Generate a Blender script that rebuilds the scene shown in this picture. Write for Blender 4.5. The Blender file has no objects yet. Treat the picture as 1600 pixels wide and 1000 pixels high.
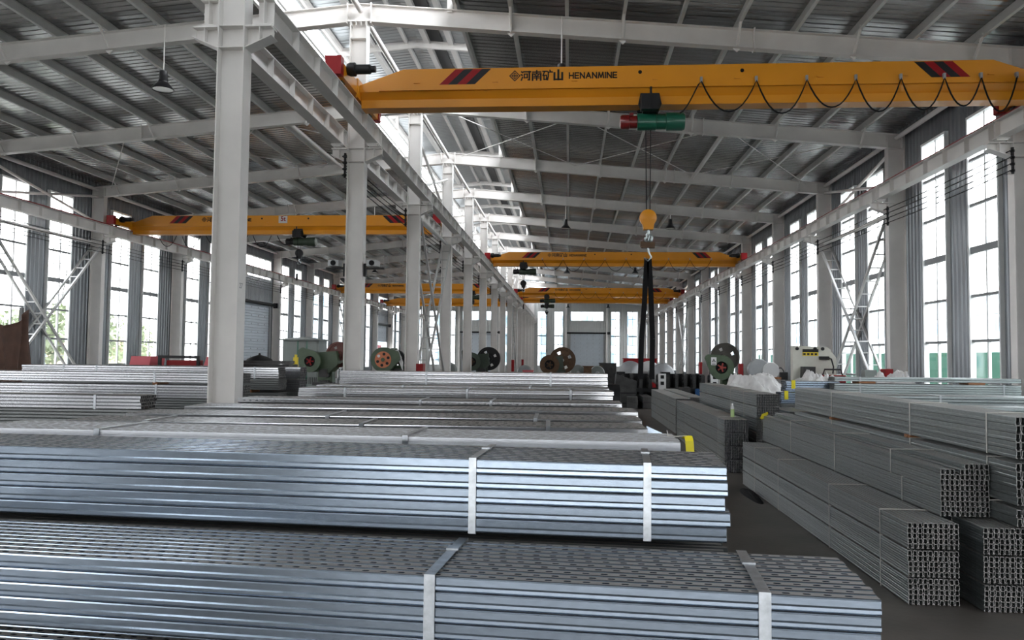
import bpy, math, random
from mathutils import Vector, Matrix, noise
random.seed(7)
C = bpy.context.scene.collection
sc = bpy.context.scene

# ------------------------------------------------------------------ camera, sky, exposure
YAW, PITCH, ROLL = .0735, .0469, -.0105
def set_camera():
    cw, sw, cp, sp, cr, sr = math.cos(YAW), math.sin(YAW), math.cos(PITCH), math.sin(PITCH), math.cos(ROLL), math.sin(ROLL)
    rh = Vector((cw, sw, 0)); fh = Vector((-sw, cw, 0)); z = Vector((0, 0, 1))
    fwd = fh*cp + z*sp; up0 = z*cp - fh*sp
    r = rh*cr - up0*sr; u = rh*sr + up0*cr
    cam = bpy.data.objects.new('camera', bpy.data.cameras.new('camera'))
    C.objects.link(cam)
    cam.data.sensor_width = 36; cam.data.lens = 1224.1/1600*36
    cam.data.clip_end = 400
    m = Matrix((r, u, -fwd)).transposed().to_4x4(); m.translation = Vector((0, 0, 1.95))
    cam.matrix_world = m
    sc.camera = cam
set_camera()
w = bpy.data.worlds.new('sky'); sc.world = w; w.use_nodes = True
wn = w.node_tree.nodes; wl = w.node_tree.links
bg = wn['Background']
tc = wn.new('ShaderNodeTexCoord'); sep = wn.new('ShaderNodeSeparateXYZ'); ramp = wn.new('ShaderNodeValToRGB')
wl.new(tc.outputs['Generated'], sep.inputs[0]); wl.new(sep.outputs['Z'], ramp.inputs[0])
ramp.color_ramp.elements[0].position = 0.0; ramp.color_ramp.elements[0].color = (.98, .985, 1, 1)
ramp.color_ramp.elements[1].position = .8; ramp.color_ramp.elements[1].color = (.88, .94, 1, 1)
wl.new(ramp.outputs[0], bg.inputs['Color'])
bg.inputs['Strength'].default_value = 5.0
w.cycles.sampling_method = 'MANUAL'; w.cycles.sample_map_resolution = 256
sc.view_settings.view_transform = 'Standard'; sc.view_settings.look = 'None'
sc.view_settings.gamma = 1; sc.view_settings.use_curve_mapping = False
sc.view_settings.exposure = 1.1
sc.cycles.max_bounces = 9; sc.cycles.diffuse_bounces = 5; sc.cycles.glossy_bounces = 5
sc.cycles.transparent_max_bounces = 12; sc.cycles.sample_clamp_indirect = 8
sc.cycles.caustics_reflective = False; sc.cycles.caustics_refractive = False

# ------------------------------------------------------------------ building measures (metres)
Y1, BAY, NF = 9.8555, 6.0, 15            # first frame, spacing, number of frames
def fy(k): return Y1 + BAY*(k-1)
XC, XR, XL = -4.4307, 8.5912, -17.3287   # centre row, inner flange of right and left columns
WR, WL = 9.08, -17.86                    # wall faces
YF, YN = fy(15)+.12, -8.2                # far and near gable walls
def ztop(x): return 9.30 - .0886*abs(x-XC)          # rafter top
def zroof(x): return ztop(x) + .20
def portal(name, loc, size, rot):
    l = bpy.data.lights.new(name, 'AREA'); l.shape = 'RECTANGLE'; l.size, l.size_y = size
    l.cycles.is_portal = True
    o = bpy.data.objects.new(name, l); C.objects.link(o); o.location = loc; o.rotation_euler = rot
portal('daylight_portal', (WR+.3, 43, 4.3), (104, 7), (math.pi/2, 0, math.pi/2))
portal('daylight_portal', (WL-.3, 43, 4.3), (104, 7), (math.pi/2, 0, -math.pi/2))
portal('daylight_portal', (XC, 43, 11.6), (6, 104), (0, 0, 0))
portal('daylight_portal', (-4.4, YF+.4, 4.3), (27, 7), (math.pi/2, 0, math.pi))
portal('daylight_portal', (-4.4, YN-.4, 4.3), (27, 7), (math.pi/2, 0, 0))

# ------------------------------------------------------------------ materials
MATS = {}
def mat(name, col, rough=.5, metal=0., var=.0, scale=8., col2=None, bump=0., bscale=60., dust=0., rnd=0., stretch=None, spec=.5, coat=0.):
    if name in MATS: return MATS[name]
    m = bpy.data.materials.new(name); m.use_nodes = True
    n = m.node_tree.nodes; L = m.node_tree.links; b = n['Principled BSDF']
    b.inputs['Roughness'].default_value = rough; b.inputs['Metallic'].default_value = metal
    b.inputs['Specular IOR Level'].default_value = spec; b.inputs['Coat Weight'].default_value = coat
    c = (*col, 1)
    b.inputs['Base Color'].default_value = c
    out = None
    co = n.new('ShaderNodeTexCoord'); vec = co.outputs['Object']
    if stretch:
        mp = n.new('ShaderNodeMapping'); mp.inputs['Scale'].default_value = stretch
        L.new(vec, mp.inputs[0]); vec = mp.outputs[0]
    if var > 0 or col2:
        t = n.new('ShaderNodeTexNoise'); t.inputs['Scale'].default_value = scale; t.inputs['Detail'].default_value = 4
        L.new(vec, t.inputs['Vector'])
        r = n.new('ShaderNodeValToRGB'); r.color_ramp.elements[0].position = .3; r.color_ramp.elements[1].position = .7
        d = col2 or tuple(v*(1-var) for v in col)
        r.color_ramp.elements[0].color = (*d, 1); r.color_ramp.elements[1].color = c
        L.new(t.outputs['Fac'], r.inputs[0]); out = r.outputs[0]
    if rnd > 0:
        oi = n.new('ShaderNodeObjectInfo'); mr = n.new('ShaderNodeMapRange')
        mr.inputs['To Min'].default_value = 1-rnd; mr.inputs['To Max'].default_value = 1.0
        L.new(oi.outputs['Random'], mr.inputs['Value'])
        mx = n.new('ShaderNodeMix'); mx.data_type = 'RGBA'; mx.blend_type = 'MULTIPLY'; mx.inputs['Factor'].default_value = 1
        if out: L.new(out, mx.inputs['A'])
        else: mx.inputs['A'].default_value = c
        L.new(mr.outputs[0], mx.inputs['B']); out = mx.outputs['Result']
    if dust > 0:      # dust lies on what faces up
        g = n.new('ShaderNodeNewGeometry'); s = n.new('ShaderNodeSeparateXYZ'); L.new(g.outputs['True Normal'], s.inputs[0])
        t2 = n.new('ShaderNodeTexNoise'); t2.inputs['Scale'].default_value = 5; t2.inputs['Detail'].default_value = 5
        L.new(g.outputs['Position'], t2.inputs['Vector'])
        m1 = n.new('ShaderNodeMath'); m1.operation = 'GREATER_THAN'; m1.inputs[1].default_value = .95; L.new(s.outputs['Z'], m1.inputs[0])
        m3 = n.new('ShaderNodeMapRange'); m3.inputs['From Min'].default_value = .35; m3.inputs['From Max'].default_value = .7
        m3.inputs['To Min'].default_value = dust*.88; m3.inputs['To Max'].default_value = dust
        L.new(t2.outputs['Fac'], m3.inputs['Value'])
        m2 = n.new('ShaderNodeMath'); m2.operation = 'MULTIPLY'; L.new(m1.outputs[0], m2.inputs[0]); L.new(m3.outputs[0], m2.inputs[1])
        mx = n.new('ShaderNodeMix'); mx.data_type = 'RGBA'
        L.new(m2.outputs[0], mx.inputs['Factor'])
        if out: L.new(out, mx.inputs['A'])
        else: mx.inputs['A'].default_value = c
        mx.inputs['B'].default_value = (.29, .265, .24, 1); out = mx.outputs['Result']
        mm = n.new('ShaderNodeMath'); mm.operation = 'MULTIPLY_ADD'; mm.inputs[1].default_value = -metal; mm.inputs[2].default_value = metal
        L.new(m2.outputs[0], mm.inputs[0]); L.new(mm.outputs[0], b.inputs['Metallic'])
        mr2 = n.new('ShaderNodeMath'); mr2.operation = 'MULTIPLY_ADD'; mr2.inputs[1].default_value = .45; mr2.inputs[2].default_value = rough
        L.new(m2.outputs[0], mr2.inputs[0]); L.new(mr2.outputs[0], b.inputs['Roughness'])
    if out: L.new(out, b.inputs['Base Color'])
    if bump > 0:
        t = n.new('ShaderNodeTexNoise'); t.inputs['Scale'].default_value = bscale; t.inputs['Detail'].default_value = 6
        L.new(vec, t.inputs['Vector'])
        bp = n.new('ShaderNodeBump'); bp.inputs['Strength'].default_value = bump; bp.inputs['Distance'].default_value = .02
        L.new(t.outputs['Fac'], bp.inputs['Height']); L.new(bp.outputs[0], b.inputs['Normal'])
    MATS[name] = m
    return m
WHITE = mat('white_steel_paint', (.76, .738, .715), .45, var=.14, scale=1.6)
ROOF = mat('roof_sheet', (.50, .505, .50), .24, .85, var=.3, scale=.9, stretch=(.4, 3, 1), bump=.25, bscale=1.2)
MONI = mat('monitor_sheet', (.42, .44, .45), .35, .5, var=.1, scale=1.)
PURL = mat('purlin_galvanised', (.70, .70, .68), .5, .1, var=.15, scale=2.)
CLAD = mat('wall_cladding', (.26, .28, .30), .27, .4, var=.25, scale=2.5, stretch=(1, 3, .3))
GABLE = mat('gable_cladding', (.50, .51, .50), .5, .0, var=.08, scale=1)
FRAME = mat('window_frame_white', (.72, .74, .74), .4)
DARKBAR = mat('window_transom_grey', (.22, .23, .24), .5)
FLOOR = mat('concrete_floor', (.115, .10, .088), .42, 0, col2=(.055, .05, .045), scale=1.1, bump=.12, bscale=14)
GALV = mat('galvanised_steel', (.43, .51, .61), .22, .94, var=.16, scale=90, dust=.90, rnd=.14, stretch=(.35, 1, 1))
GALVB = mat('bright_zinc_steel', (.82, .84, .88), .50, .55, var=.10, scale=90, dust=.92, rnd=.06, stretch=(.35, 1, 1))
GALVN = mat('galvanised_neutral', (.56, .57, .59), .22, .94, var=.16, scale=90, dust=.9, rnd=.14, stretch=(.35, 1, 1))
GALV_SHADE = mat('galvanised_shaded', (.20, .21, .21), .5, .8, var=.2, scale=60, dust=.6)  # darkened galvanised copy: shade on the lower layers put into the colour
GALV2 = mat('galvanised_dull', (.42, .465, .47), .30, .9, var=.2, scale=60, dust=.85, rnd=.2, stretch=(.35, 1, 1))
STRAP = mat('steel_strap', (.50, .53, .56), .36, .9, var=.3, scale=40)
WIRE = mat('tie_wire', (.60, .59, .55), .5, .2)
YELLOW = mat('crane_yellow', (.68, .265, .006), .42, 0, var=.10, scale=1.2, coat=.15)
RED = mat('red_paint', (.27, .006, .009), .45, 0, var=.1, scale=3, spec=.25)
RAILRED = mat('rail_red_oxide', (.26, .015, .022), .6)
BLACK = mat('black_rubber', (.008, .008, .009), .8, spec=.15)
BLKP = mat('black_paint', (.010, .010, .011), .5, spec=.3)
DARKST = mat('dark_machine_steel', (.055, .055, .055), .45, .5, var=.4, scale=6)
GREEN = mat('machine_green', (.075, .115, .065), .45, 0, var=.25, scale=5)
DGREEN = mat('machine_dark_green', (.035, .055, .035), .45, 0, var=.3, scale=5)
HOISTG = mat('hoist_green', (.01, .10, .06), .3, 0, coat=.3)
MOTORR = mat('hoist_red', (.16, .012, .012), .28, 0, coat=.3)
ORANGE = mat('orange_paint', (.62, .20, .09), .5)
BROWN = mat('rusty_brown', (.11, .06, .03), .6, .3, var=.4, scale=8)
WOOD = mat('timber_spacer', (.33, .15, .07), .8, var=.4, scale=12)
CREAM = mat('cream_machine_paint', (.62, .62, .55), .45, var=.12, scale=5)
SIGNW = mat('white_sign', (.80, .80, .80), .5)
SIGNY = mat('yellow_sign', (.75, .58, .03), .5)
SIGNG = mat('grey_sign', (.55, .55, .55), .5)
TAGY = mat('yellow_tag', (.85, .72, .02), .55)
PINK = mat('faded_red_panel', (.55, .10, .12), .5)
TARP = mat('brown_tarpaulin', (.10, .050, .033), .75, var=.3, scale=4)
BAG = mat('white_plastic_sheet', (.66, .65, .64), .5, var=.25, scale=5, bump=.35, bscale=7)
CABG = mat('cabinet_grey_green', (.17, .19, .18), .45, var=.08, scale=2)
ROLLD = mat('roller_door_grey', (.50, .55, .60), .40, .25, var=.08, scale=2)
LAMPB = mat('lamp_black', (.02, .02, .022), .35)
LAMPI = mat('lamp_reflector', (.75, .75, .73), .3, .6)
BOTTLE = mat('green_drink', (.35, .48, .20), .2)
BLUE = mat('blue_plastic', (.015, .07, .20), .45)
GREYM = mat('machine_light_grey', (.34, .35, .36), .35, .3, var=.15, scale=4)
EXTW = mat('exterior_wall_white', (.70, .72, .74), .7)
EXTG = mat('exterior_metal_siding', (.42, .47, .50), .6)
EXTB = mat('exterior_window_blue', (.22, .36, .46), .2)
HOARD = mat('green_hoarding', (.07, .22, .15), .7, var=.2, scale=1)
GROUND = mat('yard_concrete', (.42, .41, .38), .9, var=.2, scale=.3)
LEAF = mat('tree_leaves', (.36, .42, .26), .7, var=.3, scale=5)
BARK = mat('tree_bark', (.12, .09, .06), .9)
POLEC = mat('concrete_pole', (.52, .46, .33), .8)
OCHRE = mat('ochre_wall', (.55, .45, .32), .8, var=.2, scale=2)
def glass_mat():
    m = bpy.data.materials.new('window_glass'); m.use_nodes = True
    n = m.node_tree.nodes; L = m.node_tree.links; n.clear()
    o = n.new('ShaderNodeOutputMaterial'); t = n.new('ShaderNodeBsdfTransparent'); g = n.new('ShaderNodeBsdfGlossy'); x = n.new('ShaderNodeMixShader')
    t.inputs[0].default_value = (.96, .96, .96, 1); g.inputs['Roughness'].default_value = .03; x.inputs[0].default_value = .06
    L.new(t.outputs[0], x.inputs[1]); L.new(g.outputs[0], x.inputs[2]); L.new(x.outputs[0], o.inputs[0])
    return m
GLASS = glass_mat()
BRACE = mat('brace_grey_paint', (.50, .50, .49), .45, .1, var=.15, scale=2)

# ------------------------------------------------------------------ mesh helpers
class MB:
    def __init__(s): s.v = []; s.f = []; s.mi = []; s.m = 0
    def add(s, vs, fs):
        b = len(s.v); s.v += [tuple(p) for p in vs]; s.f += [tuple(b+i for i in f) for f in fs]; s.mi += [s.m]*len(fs)
        return s
    def box(s, x0, x1, y0, y1, z0, z1):
        return s.add([(x0, y0, z0), (x1, y0, z0), (x1, y1, z0), (x0, y1, z0), (x0, y0, z1), (x1, y0, z1), (x1, y1, z1), (x0, y1, z1)],
                     [(0, 3, 2, 1), (4, 5, 6, 7), (0, 1, 5, 4), (1, 2, 6, 5), (2, 3, 7, 6), (3, 0, 4, 7)])
    def basis(s, a, b, up=(0, 0, 1)):
        a = Vector(a); b = Vector(b); d = (b-a); l = d.length; d.normalize(); up = Vector(up)
        if abs(d.dot(up)) > .98: up = Vector((0, 1, 0))
        r = d.cross(up).normalized(); u = r.cross(d)
        return a, d, r, u, l
    def sweep(s, prof, a, b, up=(0, 0, 1), cap=True, closed=True):
        """extrude a 2-D profile (right, up) from a to b"""
        a, d, r, u, l = s.basis(a, b, up); n = len(prof)
        vs = [a + r*p + u*q for p, q in prof] + [a + d*l + r*p + u*q for p, q in prof]
        fs = [(i, (i+1) % n, n+(i+1) % n, n+i) for i in range(n if closed else n-1)]
        if cap and closed: fs += [tuple(range(n))[::-1], tuple(range(n, 2*n))]
        return s.add(vs, fs)
    def bar(s, a, b, w, h, up=(0, 0, 1)):
        return s.sweep([(-w/2, -h/2), (w/2, -h/2), (w/2, h/2), (-w/2, h/2)], a, b, up)
    def hsec(s, a, b, w, h, tf=.016, tw=.012, up=(0, 0, 1)):
        """I-section: flange width w (right), height h (up)"""
        p = [(-w/2, -h/2), (w/2, -h/2), (w/2, -h/2+tf), (tw/2, -h/2+tf), (tw/2, h/2-tf), (w/2, h/2-tf), (w/2, h/2), (-w/2, h/2), (-w/2, h/2-tf), (-tw/2, h/2-tf), (-tw/2, -h/2+tf), (-w/2, -h/2+tf)]
        a_, d, r, u, l = s.basis(a, b, up)
        vs = [a_ + r*x + u*y for x, y in p] + [a_ + d*l + r*x + u*y for x, y in p]; n = 12
        fs = [(i, (i+1) % n, n+(i+1) % n, n+i) for i in range(n)]
        for o in (0, n):
            for q in ((0, 1, 2, 11), (11, 2, 3, 10), (10, 3, 4, 9), (9, 4, 5, 8), (8, 5, 6, 7)): fs.append(tuple(o+i for i in (q if o else q[::-1])))
        return s.add(vs, fs)
    def tube(s, pts, r, n=8, cap=True):
        pts = [Vector(p) for p in pts]; base = len(s.v); vs = []; fs = []
        prev = None
        for i, p in enumerate(pts):
            d = (pts[min(i+1, len(pts)-1)] - pts[max(i-1, 0)]).normalized()
            ref = Vector((0, 0, 1)) if abs(d.z) < .9 else Vector((0, 1, 0))
            x = d.cross(ref).normalized(); y = x.cross(d)
            if prev is not None:
                x = (prev - d*prev.dot(d)); x = x.normalized() if x.length > 1e-6 else d.cross(ref).normalized(); y = d.cross(x)*-1
                y = x.cross(d)
            prev = x
            rr = r[i] if isinstance(r, (list, tuple)) else r
            for k in range(n):
                t = 2*math.pi*k/n; vs.append(p + x*math.cos(t)*rr + y*math.sin(t)*rr)
        m = len(pts)
        for i in range(m-1):
            for k in range(n): fs.append((i*n+k, i*n+(k+1) % n, (i+1)*n+(k+1) % n, (i+1)*n+k))
        if cap: fs += [tuple(range(n)), tuple(range((m-1)*n, m*n))[::-1]]
        return s.add(vs, fs)
    def lathe(s, prof, c=(0, 0, 0), axis='Z', n=24):
        vs = []; fs = []; m = len(prof)
        for r, h in prof:
            for k in range(n):
                t = 2*math.pi*k/n; a, b = r*math.cos(t), r*math.sin(t)
                vs.append({'Z': (c[0]+a, c[1]+b, c[2]+h), 'Y': (c[0]+a, c[1]+h, c[2]+b), 'X': (c[0]+h, c[1]+a, c[2]+b)}[axis])
        for i in range(m-1):
            for k in range(n): fs.append((i*n+k, i*n+(k+1) % n, (i+1)*n+(k+1) % n, (i+1)*n+k))
        if prof[0][0] > 1e-4: fs.append(tuple(range(n))[::-1])
        if prof[-1][0] > 1e-4: fs.append(tuple(range((m-1)*n, m*n)))
        return s.add(vs, fs)
    def prism(s, poly, d0, d1, axis='Y'):
        """polygon extruded along an axis; poly coords: Y->(x,z), X->(y,z), Z->(x,y)"""
        f = {'Y': lambda p, d: (p[0], d, p[1]), 'X': lambda p, d: (d, p[0], p[1]), 'Z': lambda p, d: (p[0], p[1], d)}[axis]
        n = len(poly); vs = [f(p, d0) for p in poly] + [f(p, d1) for p in poly]
        return s.add(vs, [(i, (i+1) % n, n+(i+1) % n, n+i) for i in range(n)] + [tuple(range(n))[::-1], tuple(range(n, 2*n))])
    def ring(s, outer, inner, d0, d1, c=(0, 0)):
        """plate in XZ with a hole: outer/inner are equal-length polar point lists"""
        n = len(outer); vs = []
        for d in (d0, d1):
            vs += [(c[0]+p[0], d, c[1]+p[1]) for p in outer] + [(c[0]+p[0], d, c[1]+p[1]) for p in inner]
        fs = []
        for i in range(n):
            j = (i+1) % n
            fs += [(i, j, n+j, n+i), (2*n+i, 3*n+i, 3*n+j, 2*n+j), (i, 2*n+i, 2*n+j, j), (n+i, n+j, 3*n+j, 3*n+i)]
        return s.add(vs, fs)
    def mesh(s, name, *mats, smooth=False):
        me = bpy.data.meshes.new(name); me.from_pydata(s.v, [], s.f)
        for m in mats: me.materials.append(m)
        if len(mats) > 1: me.polygons.foreach_set('material_index', s.mi)
        me.validate(); me.update()
        import bmesh
        bm = bmesh.new(); bm.from_mesh(me); bmesh.ops.recalc_face_normals(bm, faces=bm.faces); bm.to_mesh(me); bm.free()
        if smooth:
            me.polygons.foreach_set('use_smooth', [True]*len(me.polygons)); me.set_sharp_from_angle(angle=math.radians(38))
        return me
    def build(s, name, *mats, parent=None, loc=(0, 0, 0), rot=(0, 0, 0), smooth=False):
        return obj(name, s.mesh(name, *mats, smooth=smooth), parent, loc, rot)
def obj(name, me, parent=None, loc=(0, 0, 0), rot=(0, 0, 0)):
    o = bpy.data.objects.new(name, me); C.objects.link(o)
    o.location = loc; o.rotation_euler = rot
    if parent: o.parent = parent
    return o
def tag(o, label, cat, group=None, kind=None):
    o['label'] = label; o['category'] = cat
    if group: o['group'] = group
    if kind: o['kind'] = kind
    return o
def thing(name, label, cat, loc=(0, 0, 0), rz=0, group=None):
    o = bpy.data.objects.new(name, None); C.objects.link(o); o.location = loc; o.rotation_euler = (0, 0, rz)
    o.empty_display_size = .2
    return tag(o, label, cat, group)
def struct(o, label, cat, group=None): return tag(o, label, cat, group, 'structure')
def copy_tree(o, parent=None):
    c = o.copy(); C.objects.link(c)
    if parent: c.parent = parent
    for ch in list(o.children): copy_tree(ch, c)
    return c
ORD = ['zeroth', 'first', 'second', 'third', 'fourth', 'fifth', 'sixth', 'seventh', 'eighth', 'ninth', 'tenth', 'eleventh', 'twelfth', 'thirteenth', 'fourteenth', 'fifteenth', 'sixteenth', 'seventeenth', 'eighteenth', 'nineteenth', 'twentieth']
def text_mesh(body, size, bold=0., extrude=.002, mtl=None, sx=1.):
    c = bpy.data.curves.new('lettering', 'FONT'); c.body = body; c.size = size; c.extrude = extrude; c.offset = bold; c.align_x = 'LEFT'
    t = bpy.data.objects.new('lettering_source', c); C.objects.link(t)
    dg = bpy.context.evaluated_depsgraph_get(); me = bpy.data.meshes.new_from_object(t.evaluated_get(dg))
    bpy.data.objects.remove(t); me.name = 'lettering'
    for v in me.vertices: v.co.x *= sx
    me.materials.clear(); me.materials.append(mtl or BLKP)
    return me

# ================================================================== SETTING
mb = MB(); mb.add([(WL-.1, YN, 0), (WR+.1, YN, 0), (WR+.1, YF, 0), (WL-.1, YF, 0)], [(0, 1, 2, 3)])
struct(mb.build('floor', FLOOR), 'dark dusty concrete floor of the hall', 'floor')
mb = MB(); mb.box(-90, 90, -60, 190, -.3, -.06)
struct(mb.build('ground', GROUND), 'pale concrete yard outside the hall windows', 'ground')

def corr(mb, along, fixed, s, a0, a1, z0, z1, pitch=.20, dep=.028):
    """vertical-ribbed cladding; along 'y': plane x=fixed, along 'x': plane y=fixed; s = side the ribs stand out to"""
    if a1-a0 < .02 or z1-z0 < .02: return
    pts = []; n = max(1, round((a1-a0)/pitch)); p = (a1-a0)/n
    for i in range(n):
        for q, d in ((0, 0), (.30, 0), (.40, 1), (.80, 1), (.90, 0)): pts.append((a0+p*(i+q), fixed + s*dep*d))
    pts.append((a1, fixed)); m = len(pts)
    P = (lambda a, d, z: (d, a, z)) if along == 'y' else (lambda a, d, z: (a, d, z))
    mb.add([P(a, d, z0) for a, d in pts] + [P(a, d, z1) for a, d in pts], [(i, i+1, m+i+1, m+i) for i in range(m-1)])
Z0W, Z1W, WHW, WOFF = .9, 7.5, .65, 1.15
DOORS_L = {6, 11}                        # bays of the left wall that hold a roller door (by their nearer frame)
BAYS = list(range(-2, 15))
def side_wall(name, X, s, doors, label):
    mb = MB(); cols = []
    for k in BAYS:
        ya, yb = fy(k), fy(k+1); c = (ya+yb)/2
        if k in doors:
            corr(mb, 'y', X, s, ya, c-2.5, 0, 8.36); corr(mb, 'y', X, s, c+2.5, yb, 0, 8.36)
            corr(mb, 'y', X, s, c-2.5, c+2.5, 4.9, 6.3); corr(mb, 'y', X, s, c-2.5, c+2.5, 7.5, 8.36)
        else:
            e = [ya, c-WOFF-WHW, c-WOFF+WHW, c+WOFF-WHW, c+WOFF+WHW, yb]
            for a, b in ((0, 1), (2, 3), (4, 5)): corr(mb, 'y', X, s, e[a], e[b], 0, 8.36)
            for a, b in ((1, 2), (3, 4)):
                corr(mb, 'y', X, s, e[a], e[b], 0, Z0W); corr(mb, 'y', X, s, e[a], e[b], Z1W, 8.36)
    return struct(mb.build(name, CLAD), label, 'wall')
side_wall('wall_right', WR, -1, set(), 'grey ribbed steel wall with tall windows on the right')
side_wall('wall_left', WL, 1, DOORS_L, 'grey ribbed steel wall with tall windows on the left')

def gable(name, Y, s, openings, label, mtl):
    """end wall: openings = list of (x0, x1, [(z0, z1), ...]) sorted by x"""
    mb = MB(); x = WL
    def strip(a, b, z0=0):
        n = max(1, int((b-a)/1.2)); 
        for i in range(n):
            p, q = a+(b-a)*i/n, a+(b-a)*(i+1)/n
            corr(mb, 'x', Y, s, p, q, z0, min(zroof(p), zroof(q))+.05, .3, .02)
    for x0, x1, zs in openings:
        strip(x, x0); z = 0
        for a, b in zs:
            corr(mb, 'x', Y, s, x0, x1, z, a, .3, .02); z = b
        strip(x0, x1, z); x = x1
    strip(x, WR)
    return struct(mb.build(name, mtl), label, 'wall')
GX = []                                  # far gable openings, mirrored about the centre row
for a, b, kind in ((-3.84, -2.77, 'w'), (-1.85, -.77, 'w'), (.10, 4.05, 'd'), (4.90, 5.98, 'w'), (6.90, 8.05, 'w')):
    GX += [(a, b, kind), (2*XC-b, 2*XC-a, kind)]
GX.sort()
gable('wall_back', YF, -1, [(a, b, [(.9, 7.45)] if k == 'w' else [(0, 4.85), (6.3, 7.45)]) for a, b, k in GX], 'pale ribbed end wall far down the hall', GABLE)
gable('unseen_wall_front', YN, 1, [(-13.5, -11, [(1.0, 6.5)]), (-5.5, 6.5, [(.04, 2.3)])], 'unseen end wall behind the photographer, openings shaped for the light', GABLE)  # out of view; openings sized for the daylight and reflections on the bundles

# roof sheets with ribs running down the slope
def roof_sheet(x0, x1, zf, pitch=.2, dep=.011, label='', name='ceiling', mtl=ROOF):
    mb = MB(); pts = []; n = round((YF-YN)/pitch); p = (YF-YN)/n
    for i in range(n):
        for q, d in ((0, 0), (.45, 0), (.55, 1), (.9, 1)): pts.append((YN+p*(i+q), dep*d))
    pts.append((YF, 0)); m = len(pts)
    mb.add([(x0, y, zf(x0)+d) for y, d in pts] + [(x1, y, zf(x1)+d) for y, d in pts], [(i, i+1, m+i+1, m+i) for i in range(m-1)])
    return struct(mb.build(name, mtl), label, 'ceiling')
OPN = 1.98
roof_sheet(XC+OPN, WR+.25, zroof, label='ribbed metal roof slope on the right of the ridge')
roof_sheet(WL-.25, XC-OPN, zroof, label='ribbed metal roof slope on the left of the ridge')
ZM = 10.92
def zmon(x): return ZM + .16 - .10*abs(x-XC)
roof_sheet(XC, XC+2.35, zmon, label='right half of the raised ridge monitor roof', mtl=MONI)
roof_sheet(XC-2.5, XC, zmon, label='left half of the raised ridge monitor roof', mtl=MONI)

# ------------------------------------------------------------------ windows and doors
def window_frame(wd, ht, trans, mull, thick=None, dep=.10):
    mb = MB(); f = .055
    mb.box(-wd/2, -wd/2+f, -dep, .02, 0, ht); mb.box(wd/2-f, wd/2, -dep, .02, 0, ht)
    mb.box(-wd/2, wd/2, -dep, .02, 0, f); mb.box(-wd/2, wd/2, -dep, .02, ht-f, ht)
    for x in mull: mb.box(x-.028, x+.028, -.06, .0, f, ht-f)
    mb.m = 1
    for z in trans:
        t = .075 if thick and abs(z-thick) < .01 else .03
        mb.box(-wd/2+f, wd/2-f, -.065, .006, z-t, z+t)
    return mb.mesh('window_frame', FRAME, DARKBAR)
def pane_mesh(wd, ht):
    mb = MB(); mb.box(-wd/2+.05, wd/2-.05, -.036, -.03, .05, ht-.05)
    return mb.mesh('pane', GLASS)
TR = [6.5-Z0W, 5.47-Z0W, 4.45-Z0W, 3.42-Z0W, 2.41-Z0W, 1.5-Z0W]
wf = window_frame(2*WHW, Z1W-Z0W, TR, [0.06], 4.45-Z0W); wp = pane_mesh(2*WHW, Z1W-Z0W)
sf = window_frame(5.0, 1.2, [], [-1.67, -.84, 0, .84, 1.67]); sp_ = pane_mesh(5.0, 1.2)
WN = [0]; WCNT = {}
def window(loc, rz, frame, pane, label, group):
    WN[0] += 1
    o = obj('window_%d' % WN[0], frame, None, loc, (0, 0, rz)); struct(o, label, 'window', group)
    obj('pane', pane, o)
DN = [0]
def slat_door(wd, ht):
    mb = MB(); n = int(ht/.155)
    for i in range(n):
        z = ht*i/n; h = ht/n
        mb.add([(-wd/2, 0, z), (wd/2, 0, z), (-wd/2, -.02, z+h*.15), (wd/2, -.02, z+h*.15), (-wd/2, -.02, z+h*.85), (wd/2, -.02, z+h*.85), (-wd/2, 0, z+h), (wd/2, 0, z+h)],
               [(0, 1, 3, 2), (2, 3, 5, 4), (4, 5, 7, 6)])
    mb.m = 1
    for i in range(2, n-1, 3):
        for j in range(-2, 3): 
            x = wd*.19*j; mb.box(x-.03, x+.03, -.03, -.018, ht*(i+.5)/n-.035, ht*(i+.5)/n+.035)
    return mb.mesh('roller_curtain', ROLLD, DARKBAR)
def door(loc, rz, wd, ht, label, z0=0., box=True):
    DN[0] += 1
    mb = MB(); mb.box(-wd/2-.16, -wd/2, -.10, .03, 0, ht+z0); mb.box(wd/2, wd/2+.16, -.10, .03, 0, ht+z0)
    mb.box(-wd/2-.16, wd/2+.16, -.16, .0, ht+z0, ht+z0+.10)
    o = mb.build('door_%d' % DN[0], GREYM, loc=loc, rot=(0, 0, rz)); struct(o, label, 'door')
    obj('roller_curtain', slat_door(wd, ht), o, (0, .02, z0))
    m = MB(); m.tube([(-wd/2-.5, -.22, ht+z0+.02), (wd/2+.75, -.22, ht+z0+.02)], .09, 10); m.box(wd/2+.45, wd/2+.8, -.36, -.1, ht+z0-.14, ht+z0+.16)
    m.build('roller_shaft', BLKP, parent=o, smooth=True)
cnt = 0
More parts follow.
